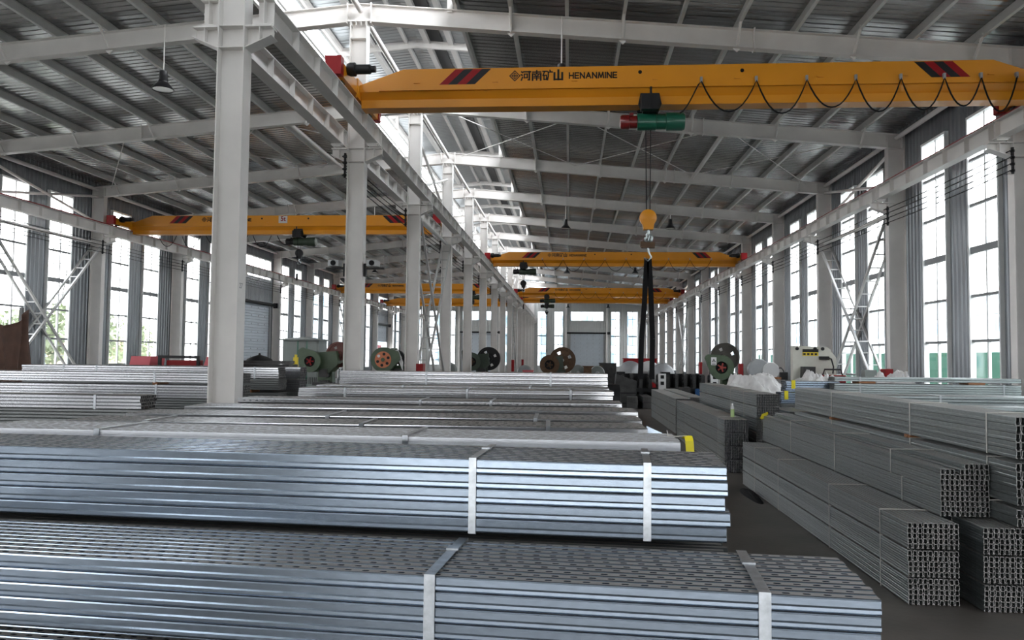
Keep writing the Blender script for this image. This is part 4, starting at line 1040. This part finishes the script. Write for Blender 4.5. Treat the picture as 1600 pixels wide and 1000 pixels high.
press(-9.85, 29.8, 1.70, 1., 'green punch press in the left bay with red hub, before the grey cabinet', fw=(.92, .26), fr=.50, wheel=mat('dark_red_flywheel', (.14, .035, .025), .5, 0, var=.4, scale=6))
press(-6.55, 27.9, 1.80, 1.05, 'green punch press with orange spoked hub left of the third column', hub=ORANGE, disc=ORANGE, tip=1.35, ang=.25, fw=(.25, .0), fr=.36, plate=SIGNW)
press(-4.50, 36.6, 1.70, 1., 'dark green punch press with large black flywheel between the centre columns', body=DGREEN, guard=DGREEN, tip=1.65, ang=2.25, hub=BROWN, wheel=BLKP, fw=(.72, .15), fr=.55)
press(-.85, 34.4, 1.62, 1., 'brown punch press with two rusty wheels below the far roller door', body=DGREEN, guard=BROWN, hub=BROWN, wheel=BROWN, tip=1.02, fw=(.55, .20), fr=.58)
press(5.48, 29.4, 1.64, 1.05, 'green punch press with a warning sign on its guard, right of the aisle', sign=True, tip=1.6, ang=2.5, hub=mat('hub_red', (.30, .04, .03), .5), wheel=mat('dark_flywheel', (.06, .055, .045), .5, .3, var=.4, scale=6), fw=(.24, .36), fr=.50)
# rounded discs on the brown press; extra grey press near the right wall
t = thing('small_press', 'small grey machine with a pale round cover before the right wall', 'machine', (7.6, 32.0, 0))
m = MB(); m.box(-.4, .4, -.3, .4, 0, 1.05); m.prism([(-.35, 1.05), (.35, 1.05), (.30, 1.45), (-.30, 1.45)], -.25, .35); m.build('body', DARKST, parent=t)
m = MB(); m.lathe([(.40, -.38), (.42, -.33), (.42, -.1), (.3, -.05)], (-.12, 0, 1.55), 'Y', 26); m.build('gear_cover', GREYM, parent=t, smooth=True)
m = MB(); m.lathe([(.32, -.42), (.34, -.36), (.34, -.1)], (.33, 0, 1.5), 'Y', 26); m.build('pale_cover', SIGNG, parent=t, smooth=True)
m = MB(); m.tube([(.35, -.3, 1.60), (.75, -.3, 1.62), (.85, -.3, 1.5), (.86, -.3, 1.25)], .025, 8); m.box(.70, .98, -.4, -.2, 1.15, 1.45); m.build('control_arm', BLKP, parent=t)
m = MB(); m.box(-.1, .7, -.5, -.3, 1.18, 1.26); m.build('chute', WOOD, parent=t)
# cream shearing machine by the right wall
t = thing('ironworker_machine', 'cream ironworker machine with black and yellow sign before the right wall', 'machine', (7.25, 24.0, 0))
m = MB(); m.prism([(-.62, .55), (.64, .55), (.64, 2.02), (.40, 2.33), (-.45, 2.36), (-.62, 2.36)], -.12, .12); m.build('frame_plate', CREAM, parent=t)
m = MB(); m.box(-.55, .58, -.3, .35, 0, .6); m.box(-.45, .5, -.05, .3, .6, 1.9); m.build('body', GREYM, parent=t)
m = MB(); m.box(-.34, .12, -.13, -.12, 2.07, 2.27); sg = m.build('sign', SIGNY, parent=t)
m = MB(); m.box(-.34, .12, -.135, -.13, 2.18, 2.27)
for i in range(4): m.box(-.32+.11*i, -.25+.11*i, -.135, -.13, 2.09, 2.15)
m.build('sign_marks', BLKP, parent=sg)
m = MB(); m.prism([(-.42, 1.05), (-.08, 1.05), (-.05, 1.75), (-.40, 1.75)], -.42, -.12); m.box(-.36, -.14, -.35, -.12, .6, 1.1); m.build('punch_head', DARKST, parent=t)
m = MB(); m.box(.14, .40, -.22, -.12, 1.96, 2.06); m.tube([(.38, -.17, 2.03), (.48, -.17, 1.98), (.54, -.17, 1.75), (.52, -.17, 1.55)], .022, 8); m.build('lever', BLKP, parent=t)
for q in ((-.5, 2.28), (.02, 2.28), (.24, 2.28)):
    m = MB(); m.lathe([(.001, -.16), (.05, -.16), (.05, -.12)], (q[0], 0, q[1]), 'Y', 14); m.build('bolt', BLKP, parent=t)
t = thing('welding_machine', 'red welding machine beside the cream ironworker', 'machine', (7.55, 23.2, 1.0))
m = MB(); m.box(-.30, .32, -.18, .3, .0, .52); m.build('case', RED, parent=t)
m = MB(); m.tube([(-.25, .05, .52), (-.2, .05, .68), (.25, .05, .68), (.30, .05, .52)], .025, 8); m.box(.05, .11, -.2, -.18, .05, .4); m.build('handle', BLKP, parent=t)
m = MB(); m.box(-.45, .45, -.3, .4, .0, 1.0); o = m.build('tool_bench', DARKST, loc=(7.55, 23.2, 0)); tag(o, 'dark steel bench under the red welding machine', 'bench')
# green-grey electrical cabinet in the left bay
t = thing('electrical_cabinet', 'grey green electrical cabinet with a pitched roof in the left bay', 'cabinet', (-13.75, 40.0, 0))
m = MB(); m.box(-.93, .93, -.7, .7, .0, 2.68); m.build('body', CABG, parent=t)
m = MB(); m.add([(-1.08, -.85, 2.68), (1.08, -.85, 2.68), (1.08, .85, 2.68), (-1.08, .85, 2.68), (-.2, 0, 2.86), (.2, 0, 2.86), (-1.08, -.85, 2.74), (1.08, -.85, 2.74), (1.08, .85, 2.74), (-1.08, .85, 2.74)],
      [(0, 3, 2, 1), (6, 7, 5, 4), (7, 8, 5), (8, 9, 4, 5), (9, 6, 4), (0, 1, 7, 6), (1, 2, 8, 7), (2, 3, 9, 8), (3, 0, 6, 9)]); m.build('roof', CABG, parent=t)
for a, b in ((-.89, -.17), (-.10, .30), (.38, .88)):
    m = MB(); m.box(a, b, -.73, -.70, .2, 2.6); d = m.build('door', CABG, parent=t)
    m = MB(); 
    for i in range(5): m.box(a+.10+i*.09, a+.14+i*.09, -.74, -.73, .45, .80)
    m.build('vent_slots', BLKP, parent=d)
m = MB(); m.box(-.17, -.10, -.735, -.7, .15, 2.64); m.box(.30, .38, -.735, -.7, .15, 2.64); m.build('corner_strip', HOISTG, parent=t)
# yellow guard post before it
t = thing('warning_post', 'black and yellow warning post beside the green press', 'post', (-9.75, 27.4, 0))
m = MB(); m.box(-.05, .05, -.05, .05, 0, 1.4); m.build('post', BLKP, parent=t)
m = MB(); m.box(-.07, .07, -.07, .07, 1.4, 1.85); m.box(-.03, .03, -.06, .06, 1.85, 1.95); m.build('cap', SIGNY, parent=t)
# dark covered sheet stack by the left door
t = thing('sheet_stack', 'dark grey stack of steel plates with a domed lid before the left door', 'stack', (-7.1, 17.6, 0))
for i, (a, b, z0, z1) in enumerate(((-.8, .75, 0, 1.52), (-.75, .80, 1.53, 1.62), (-.70, .78, 1.63, 1.72), (-.78, .70, 1.73, 1.80))):
    m = MB(); m.box(a, b, -.3, .3, z0, z1); m.build('plate', DARKST, parent=t)
m = MB(); m.lathe([(.30, 1.80), (.27, 1.84), (.14, 1.90), (.03, 1.93), (.02, 1.97), (.001, 1.975)], (-.02, 0, 0), n=20); m.build('domed_lid', BLKP, parent=t, smooth=True)
# red machine with two hoods
t = thing('red_machine', 'red machine with two slanted hoods and a black frame, left of the first column', 'machine', (-8.35, 16.6, 0))
for s, x in ((-1, -.92), (1, .70)):
    m = MB(); m.prism([(x-.22, 1.50), (x+.40-.16, 1.50), (x+.30 if s < 0 else x+.32, 1.88), (x-.14 if s < 0 else x-.08, 1.88)], -.35, .25); m.build('hood', PINK, parent=t)
m = MB(); m.box(.92, 1.12, -.1, .25, 1.45, 1.86); m.build('end_cover', RED, parent=t)
m = MB(); m.box(-.52, .40, -.25, -.19, 1.84, 1.90); m.box(-.52, -.46, -.25, -.19, 0, 1.84); m.box(.34, .40, -.25, -.19, 0, 1.84); m.box(-.6, .5, -.2, .2, 0, 1.52)
m.box(-.50, .4, -.2, .2, 1.52, 1.56); m.build('frame', BLKP, parent=t)
for x in (-.24, .14):
    m = MB(); m.lathe([(.001, -.24), (.09, -.24), (.09, .1)], (x, 0, 1.60), 'Y', 16); m.build('roller', DARKST, parent=t, smooth=True)
m = MB(); m.box(-.40, .30, -.1, .15, 1.62, 1.80); m.build('gearbox', RED, parent=t)
# brown tarpaulin at the left edge
m = MB(); n, q = 26, 16; V = []
for j in range(q+1):
    for i in range(n+1):
        f, g = i/n, j/q
        top = 3.25 - .55*math.sin(math.pi*min(1, f*1.0))**1.0*(1-.0) + .05*f
        z = top*(1-g) + (.75+.25*math.sin(f*5))*g
        V.append((-17.2+.10*math.sin(f*19+g*2)+.09*math.sin(f*33+g*5)*(g)+.15*g, 21.7+2.0*f + .08*math.sin(g*7+f*9), z))
m.add(V, [(j*(n+1)+i, j*(n+1)+i+1, (j+1)*(n+1)+i+1, (j+1)*(n+1)+i) for j in range(q) for i in range(n)])
o = m.build('tarpaulin', TARP, smooth=True); tag(o, 'brown tarpaulin hung in a sagging curve at the left wall', 'tarpaulin')
md = o.modifiers.new('thickness', 'SOLIDIFY'); md.thickness = .006
m = MB(); m.box(-17.46, -17.34, 21.66, 21.72, 0, 3.3); m.box(-17.46, -17.34, 23.66, 23.72, 0, 3.35)
tag(m.build('tarpaulin_stand', DARKST), 'dark pair of posts holding the brown tarpaulin', 'stand')
# heaps of white plastic sheeting
def heap(x, y, rx, ry, h, seed, label, peaks=(), z0=0.):
    rn = random.Random(seed); N = 110; M_ = 40; V = []; F = []
    ph = [rn.uniform(0, 6.28) for _ in range(12)]
    for j in range(M_+1):
        r = j/M_
        for i in range(N):
            a = 2*math.pi*i/N
            z = h*(1-r**2.2)
            nv = Vector((r*math.cos(a)*2.6+seed*7, r*math.sin(a)*2.6, seed)); cr_ = .15*(1-2*abs(noise.noise(nv))) + .10*(1-2*abs(noise.noise(nv*2.3))) + .045*(1-2*abs(noise.noise(nv*5))) - .12
            z += h*cr_*(1-r)*min(1, r*3)*1.3
            px, py = rx*r*(1+.08*math.sin(3*a+ph[4]))*math.cos(a), ry*r*math.sin(a)
            for qx, qy, qh, qr in peaks:
                d = math.hypot(px-qx, py-qy); z += qh*max(0, 1-d/qr)**1.5
            V.append((px, py, max(z, 0)))
    for j in range(M_):
        for i in range(N): F.append((j*N+i, j*N+(i+1) % N, (j+1)*N+(i+1) % N, (j+1)*N+i))
    m = MB(); m.add(V, F); o = m.build('plastic_sheeting', BAG, loc=(x, y, z0), smooth=True); tag(o, label, 'plastic sheeting'); return o
heap(4.95, 21.7, 1.45, .8, 1.46, 1, 'white crumpled plastic sheeting heaped behind the tall channel stack', ((-.6, 0, .12, .5), (.3, .0, .1, .4)))
heap(5.60, 18.4, 1.0, .7, 1.50, 2, 'white plastic sheeting drawn up to a peak beside the short tagged bundles', ((.55, .05, .36, .45), (-.2, -.1, .18, .5)))
heap(6.75, 16.9, .95, .45, 1.66, 3, 'flat heap of white plastic behind the crosswise bundles', ((-.7, 0, .16, .3),))
o = heap(2.60, 11.5, .09, .62, .07, 9, 'crumpled black plastic film on the floor beside the front aisle stack'); o.data.materials[0] = BLACK; o['category'] = 'plastic film'; o.name = 'black_film'
# red boxes on columns
for k, x, d, nm in ((3, XR, -1, 'third column of the right wall'), (6, XR, -1, 'sixth column of the right wall'), (8, XR, -1, 'eighth column of the right wall'), (3, XC+.18, 1, 'third centre column'), (9, XC+.18, 1, 'ninth centre column'), (11, XC+.18, 1, 'eleventh centre column')):
    t = thing('extinguisher_box', 'red fire extinguisher box on the %s' % nm, 'box', (x, fy(k)-.1, .85), 0, 'red boxes on the columns')
    m = MB(); m.box(min(0, d*.2), max(0, d*.2), -.20, .14, 0, .88); m.build('case', RED, parent=t)
    m = MB(); m.box(min(d*.02, d*.18), max(d*.02, d*.18), -.207, -.20, .04, .84); m.build('door', RED, parent=t)
t = thing('switch_box', 'dark switch box beside the red box on the third right wall column', 'box', (XR-.62, fy(3)-.25, .0)); m = MB(); m.box(-.14, .16, -.15, .15, 1.05, 1.70); m.build('case', CABG, parent=t); m = MB(); m.box(-.05, .05, -.05, .05, 0, 1.05); m.build('stand', BLKP, parent=t)
# decoilers and roll formers far down the aisle
def decoiler(x, y, r, zc, label, mtl, depth=.35):
    t = thing('decoiler', label, 'machine', (x, y, 0), 0, 'coil reels by the far machines')
    m = MB(); m.lathe([(.10, -r*.42), (r*.55, -r*.30), (r*.9, -.10), (r, 0), (r, depth), (.2, depth+.03)], (0, -.2, zc), 'Y', 36); m.build('coil', mtl, parent=t, smooth=True)
    m = MB(); m.lathe([(.001, -r*.42-.06), (.07, -r*.42-.05), (.11, -r*.42+.02)], (0, -.2, zc), 'Y', 16); m.build('hub', GREYM, parent=t, smooth=True)
    m = MB(); m.box(-.35, .35, .1, .6, 0, .15); m.prism([(-.25, .1), (.25, .1), (.12, zc), (-.12, zc)], .2, .45); m.build('stand', DARKST, parent=t)
    return t
decoiler(3.15, 41.0, .62, 1.18, 'pale grey coil reel, left of the two beside the hanging slings', GREYM)
decoiler(4.25, 42.5, .58, 1.22, 'white coil reel just behind the hanging slings', SIGNG)
decoiler(4.80, 41.0, .60, 1.10, 'grey coil reel right of the hanging slings', GREYM)
decoiler(.42, 37.5, .38, 1.22, 'grey coil reel right of the rusty wheeled press', CABG)
decoiler(1.36, 38.5, .36, 1.2, 'dark grey coil reel below the right end of the far roller door', CABG)
decoiler(-2.15, 38.0, .36, 1.20, 'grey coil reel with a dark opening left of the rusty wheeled press', GREYM)
decoiler(-5.1, 33.0, .34, 1.35, 'dark grey coil reel between the third and fourth centre columns', CABG)
m = MB(); m.lathe([(.30, -.2), (.52, -.18), (.52, .3), (.3, .32)], (0, 0, .62), 'X', 24); m.box(-.5, .5, -.35, .35, 0, .14); o = m.build('wire_reel', BLKP, loc=(1.25, 24.5, 0), smooth=True); tag(o, 'black wire reel standing beside the end of the left pile', 'reel')
def former(x, y, L, n, label, panel, tank=False):
    t = thing('roll_forming_machine', label, 'machine', (x, y, 0), 0, 'dark roll forming machines')
    m = MB(); m.box(-L/2, L/2, -.35, .35, .55, .72)
    for i in (-1, 0, 1): m.box(i*L*.45-.08, i*L*.45+.08, -.32, .32, 0, .55)
    m.box(-L/2+.1, L/2-.5, .36, .75, .0, 1.30); m.box(-L/2, -L/2+.35, -.3, .3, .7, 1.38)
    m.build('bed', BLKP, parent=t)
    for i in range(n):
        xx = -L/2+.25+(L-.5)*i/(n-1); m = MB(); m.box(xx-.07, xx+.07, -.33, -.2, .72, 1.25); m.box(xx-.07, xx+.07, .2, .33, .72, 1.25); m.tube([(xx, -.36, .9), (xx, .36, .9)], .06, 10); m.tube([(xx, -.36, 1.1), (xx, .36, 1.1)], .06, 10); m.box(xx-.05, xx+.05, -.3, .3, 1.25, 1.29); m.build('roller_stand', DARKST, parent=t)
    m = MB(); m.box(L/2-.3+panel, L/2+panel, -.5, -.36, .35, 1.32); p = m.build('control_panel', SIGNW, parent=t)
    m = MB()
    for z in (1.12, .86): m.box(L/2-.22+panel, L/2-.08+panel, -.51, -.5, z, z+.14)
    m.build('display', BLKP, parent=p)
    if tank: m = MB(); m.box(L/2-.95, L/2-.6, -.55, -.36, .30, .70); m.build('coolant_tank', BLUE, parent=t)
    return t
former(2.95, 33.0, 2.0, 5, 'black roll forming machine left of the hanging slings', .0)
former(5.0, 33.4, 2.3, 6, 'black roll forming machine with blue tank right of the hanging slings', -.02, True)
t = thing('steel_crate', 'dark grey steel crate in front of the pale coil reel', 'crate', (2.15, 31.5, 0))
m = MB(); m.prism([(-.42, 0), (.42, 0), (.50, 1.05), (-.30, 1.30)], -.4, .4); m.build('body', DARKST, parent=t); m = MB(); m.box(-.46, .48, -.42, -.40, .55, .60); m.box(-.44, .46, -.42, -.40, .15, .2); m.build('rib', BLKP, parent=t)
t = thing('work_bench', 'dark work bench with clutter behind the rearmost bundle', 'bench', (-6.9, 24.5, 0))
m = MB(); m.box(-.5, .6, -.3, .3, 1.0, 1.06); m.box(-.5, -.44, -.3, .3, 0, 1.0); m.box(.54, .6, -.3, .3, 0, 1.0); m.build('frame', DARKST, parent=t)
rn = random.Random(4)
for i in range(7):
    m = MB(); a = -.42+.15*i; h = rn.uniform(.1, .3)
    m.lathe([(.001, 0), (.06, 0), (.06, h), (.001, h)], (a, rn.uniform(-.15, .15), 1.06), n=12); o = m.build('metal_part', rn.choice((DARKST, GREYM, BROWN)), loc=(-6.9, 24.5, 0)); tag(o, 'small round metal part on the dark work bench, %s from the left' % ORD[i+1], 'part')
for i, (x, y, a, b, h, mt, lab) in enumerate((
    (-8.95, 27.6, .25, .2, .5, ORANGE, 'orange box at the foot of the green press in the left bay'),
    (-8.9, 26.6, .3, .25, .3, BLUE, 'blue plastic crate near the dark short bundles'),
    (-1.75, 33.4, .22, .2, 1.35, PINK, 'pale red drum beside the rusty wheeled press'),
    (.85, 36.8, .18, .15, 1.5, BROWN, 'brown timber crate between the grey coil reels'),
    (6.9, 30.8, .4, .3, 1.1, GREYM, 'light grey cabinet behind the press with the warning sign'),
    (6.55, 26.6, .3, .25, .8, BLUE, 'blue crate beyond the white plastic sheeting'),
    (4.05, 28.2, .2, .2, .9, DARKST, 'dark steel box left of the press with the warning sign'),
    (-3.1, 33.2, .35, .3, 1.2, DARKST, 'dark steel cabinet right of the black flywheel press'),
    (-2.55, 45.5, .3, .25, 1.3, RED, 'red cabinet beyond the black flywheel press'),
    (1.2, 44.0, .6, .4, 1.45, BROWN, 'rusty machine box below the far wall windows'),
    (2.3, 47.5, .5, .4, 1.6, DARKST, 'dark cluttered machine box left of the slings, far down the hall'),
    (4.3, 48.5, 1.0, .3, 1.9, RED, 'long red machine frame behind the white coil reel'))):
    t = thing('machine_box', lab, 'box', (x, y, 0)); m = MB(); m.box(-a, a, -b, b, 0, h); m.build('case', mt, parent=t)
    m = MB(); m.box(-a*1.06, a*1.06, -b*1.06, b*1.06, h, h+.04); m.build('lid', mt, parent=t)
# ================================================================== OUTSIDE THE WINDOWS
m = MB(); m.box(13.0, 13.08, -10, 100, 0, 2.25); tag(m.build('hoarding', HOARD), 'green site hoarding outside the right wall windows', 'fence')
t = thing('neighbour_building', 'pale building with blue windows beyond the green hoarding', 'building', (24, 40, 0))
m = MB(); m.box(0, 8, -55, 55, 0, 4.7); m.build('wall', EXTW, parent=t)
m = MB(); corr(m, 'y', -.05, -1, -55, 55, 4.7, 5.85, .3, .03); m.box(.0, 8, -55, 55, 4.7, 5.85); m.build('metal_siding', EXTG, parent=t)
for i in range(24):
    m = MB(); y = -53+4.4*i; m.box(-.04, .0, y, y+1.9, 3.7, 4.45); w_ = m.build('window', EXTB, parent=t)
    m = MB(); m.box(-.06, -.04, y+.9, y+1.0, 3.7, 4.45); m.build('mullion', EXTW, parent=w_)
t = thing('end_building', 'pale building with blue windows beyond the far end wall', 'building', (0, YF+14, 0))
m = MB(); m.box(-40, 30, 0, 8, 0, 14); m.build('wall', EXTW, parent=t)
for i in range(22):
    for j in range(4):
        m = MB(); x = -36+2.9*i; z = 1.2+2.5*j; m.box(x, x+1.5, -.04, 0, z, z+1.5); m.build('window', EXTB, parent=t)
m = MB(); m.box(-19.2, -19.1, 76.2, 78.6, .2, 3.0); m.box(-19.2, -19.1, 76.2, 76.3, 0, .2); m.box(-19.2, -19.1, 78.5, 78.6, 0, .2); tag(m.build('pink_panel', PINK), 'faded pink panel outside, seen under the half raised left door', 'panel')
t = thing('ochre_house', 'low ochre house outside the left wall windows', 'house', (-42, 44, 0))
m = MB(); m.box(-3, 3, -26, 26, 0, 2.3); m.build('wall', OCHRE, parent=t)
m = MB(); m.prism([(-3.4, 2.3), (3.4, 2.3), (0, 3.3)], -26.5, 26.5); m.build('roof', mat('roof_tile_red', (.30, .12, .08), .8), parent=t)
for i in range(6):
    m = MB(); m.box(3.0, 3.05, -22+8*i, -20.2+8*i, .7, 1.8); m.build('window', EXTB, parent=t)
m = MB(); m.lathe([(.17, 0), (.12, 11)], (-22.5, 39.2, 0), n=14); tag(m.build('utility_pole', POLEC, smooth=True), 'pale concrete utility pole outside the left windows', 'pole')
t = thing('power_pylon', 'thin lattice power pylon far outside the left windows', 'pylon', (-51.5, 78, 0))
m = MB()
for s in (-1, 1):
    for q in (-1, 1): m.bar((s*1.5, q*1.5, 0), (s*.35, q*.35, 13), .08, .08)
for i in range(9):
    a = 1.5-1.15*i/9; b = 1.5-1.15*(i+1)/9; z0, z1 = 13*i/9, 13*(i+1)/9
    for q in (-1, 1): m.bar((-a, q*a, z0), (b, q*b, z1), .05, .05); m.bar((a, q*a, z0), (-b, q*b, z1), .05, .05)
m.build('lattice', DARKST, parent=t)
m = MB()
for z in (9.5, 11.2, 12.8): m.bar((-2.6, 0, z), (2.6, 0, z), .10, .12)
m.build('crossarm', DARKST, parent=t)
def tree(x, y, h, r, seed, label):
    t = thing('tree', label, 'tree', (x, y, 0), 0, 'trees outside the left windows'); rn = random.Random(seed)
    m = MB(); m.tube([(0, 0, 0), (.1, 0, h*.4), (0, .1, h*.75)], [.16, .12, .05], 8); m.build('trunk', BARK, parent=t, smooth=True)
    m = MB()
    for i in range(900):
        u = Vector((rn.gauss(0, 1), rn.gauss(0, 1), rn.gauss(0, 1))).normalized()*r*rn.uniform(.35, 1)**.6
        c = Vector((u.x, u.y, h*.68+u.z*.9)); s = rn.uniform(.10, .22); a = Vector((rn.gauss(0, 1), rn.gauss(0, 1), rn.gauss(0, 1))).normalized(); b = a.cross(Vector((rn.gauss(0, 1), rn.gauss(0, 1), rn.gauss(0, 1)))).normalized()
        m.add([c-a*s, c+b*s*.5, c+a*s, c-b*s*.5], [(0, 1, 2, 3)])
    m.build('crown', LEAF, parent=t)
tree(-21.9, 33.4, 4.4, 1.7, 1, 'leafy green tree outside the left windows behind the laced brace')
tree(-22.0, 30.2, 3.6, 1.5, 2, 'smaller green tree outside the left windows behind the tarpaulin')
tree(-27.8, 47.5, 3.8, 1.6, 3, 'green tree outside the left windows beyond the utility pole')
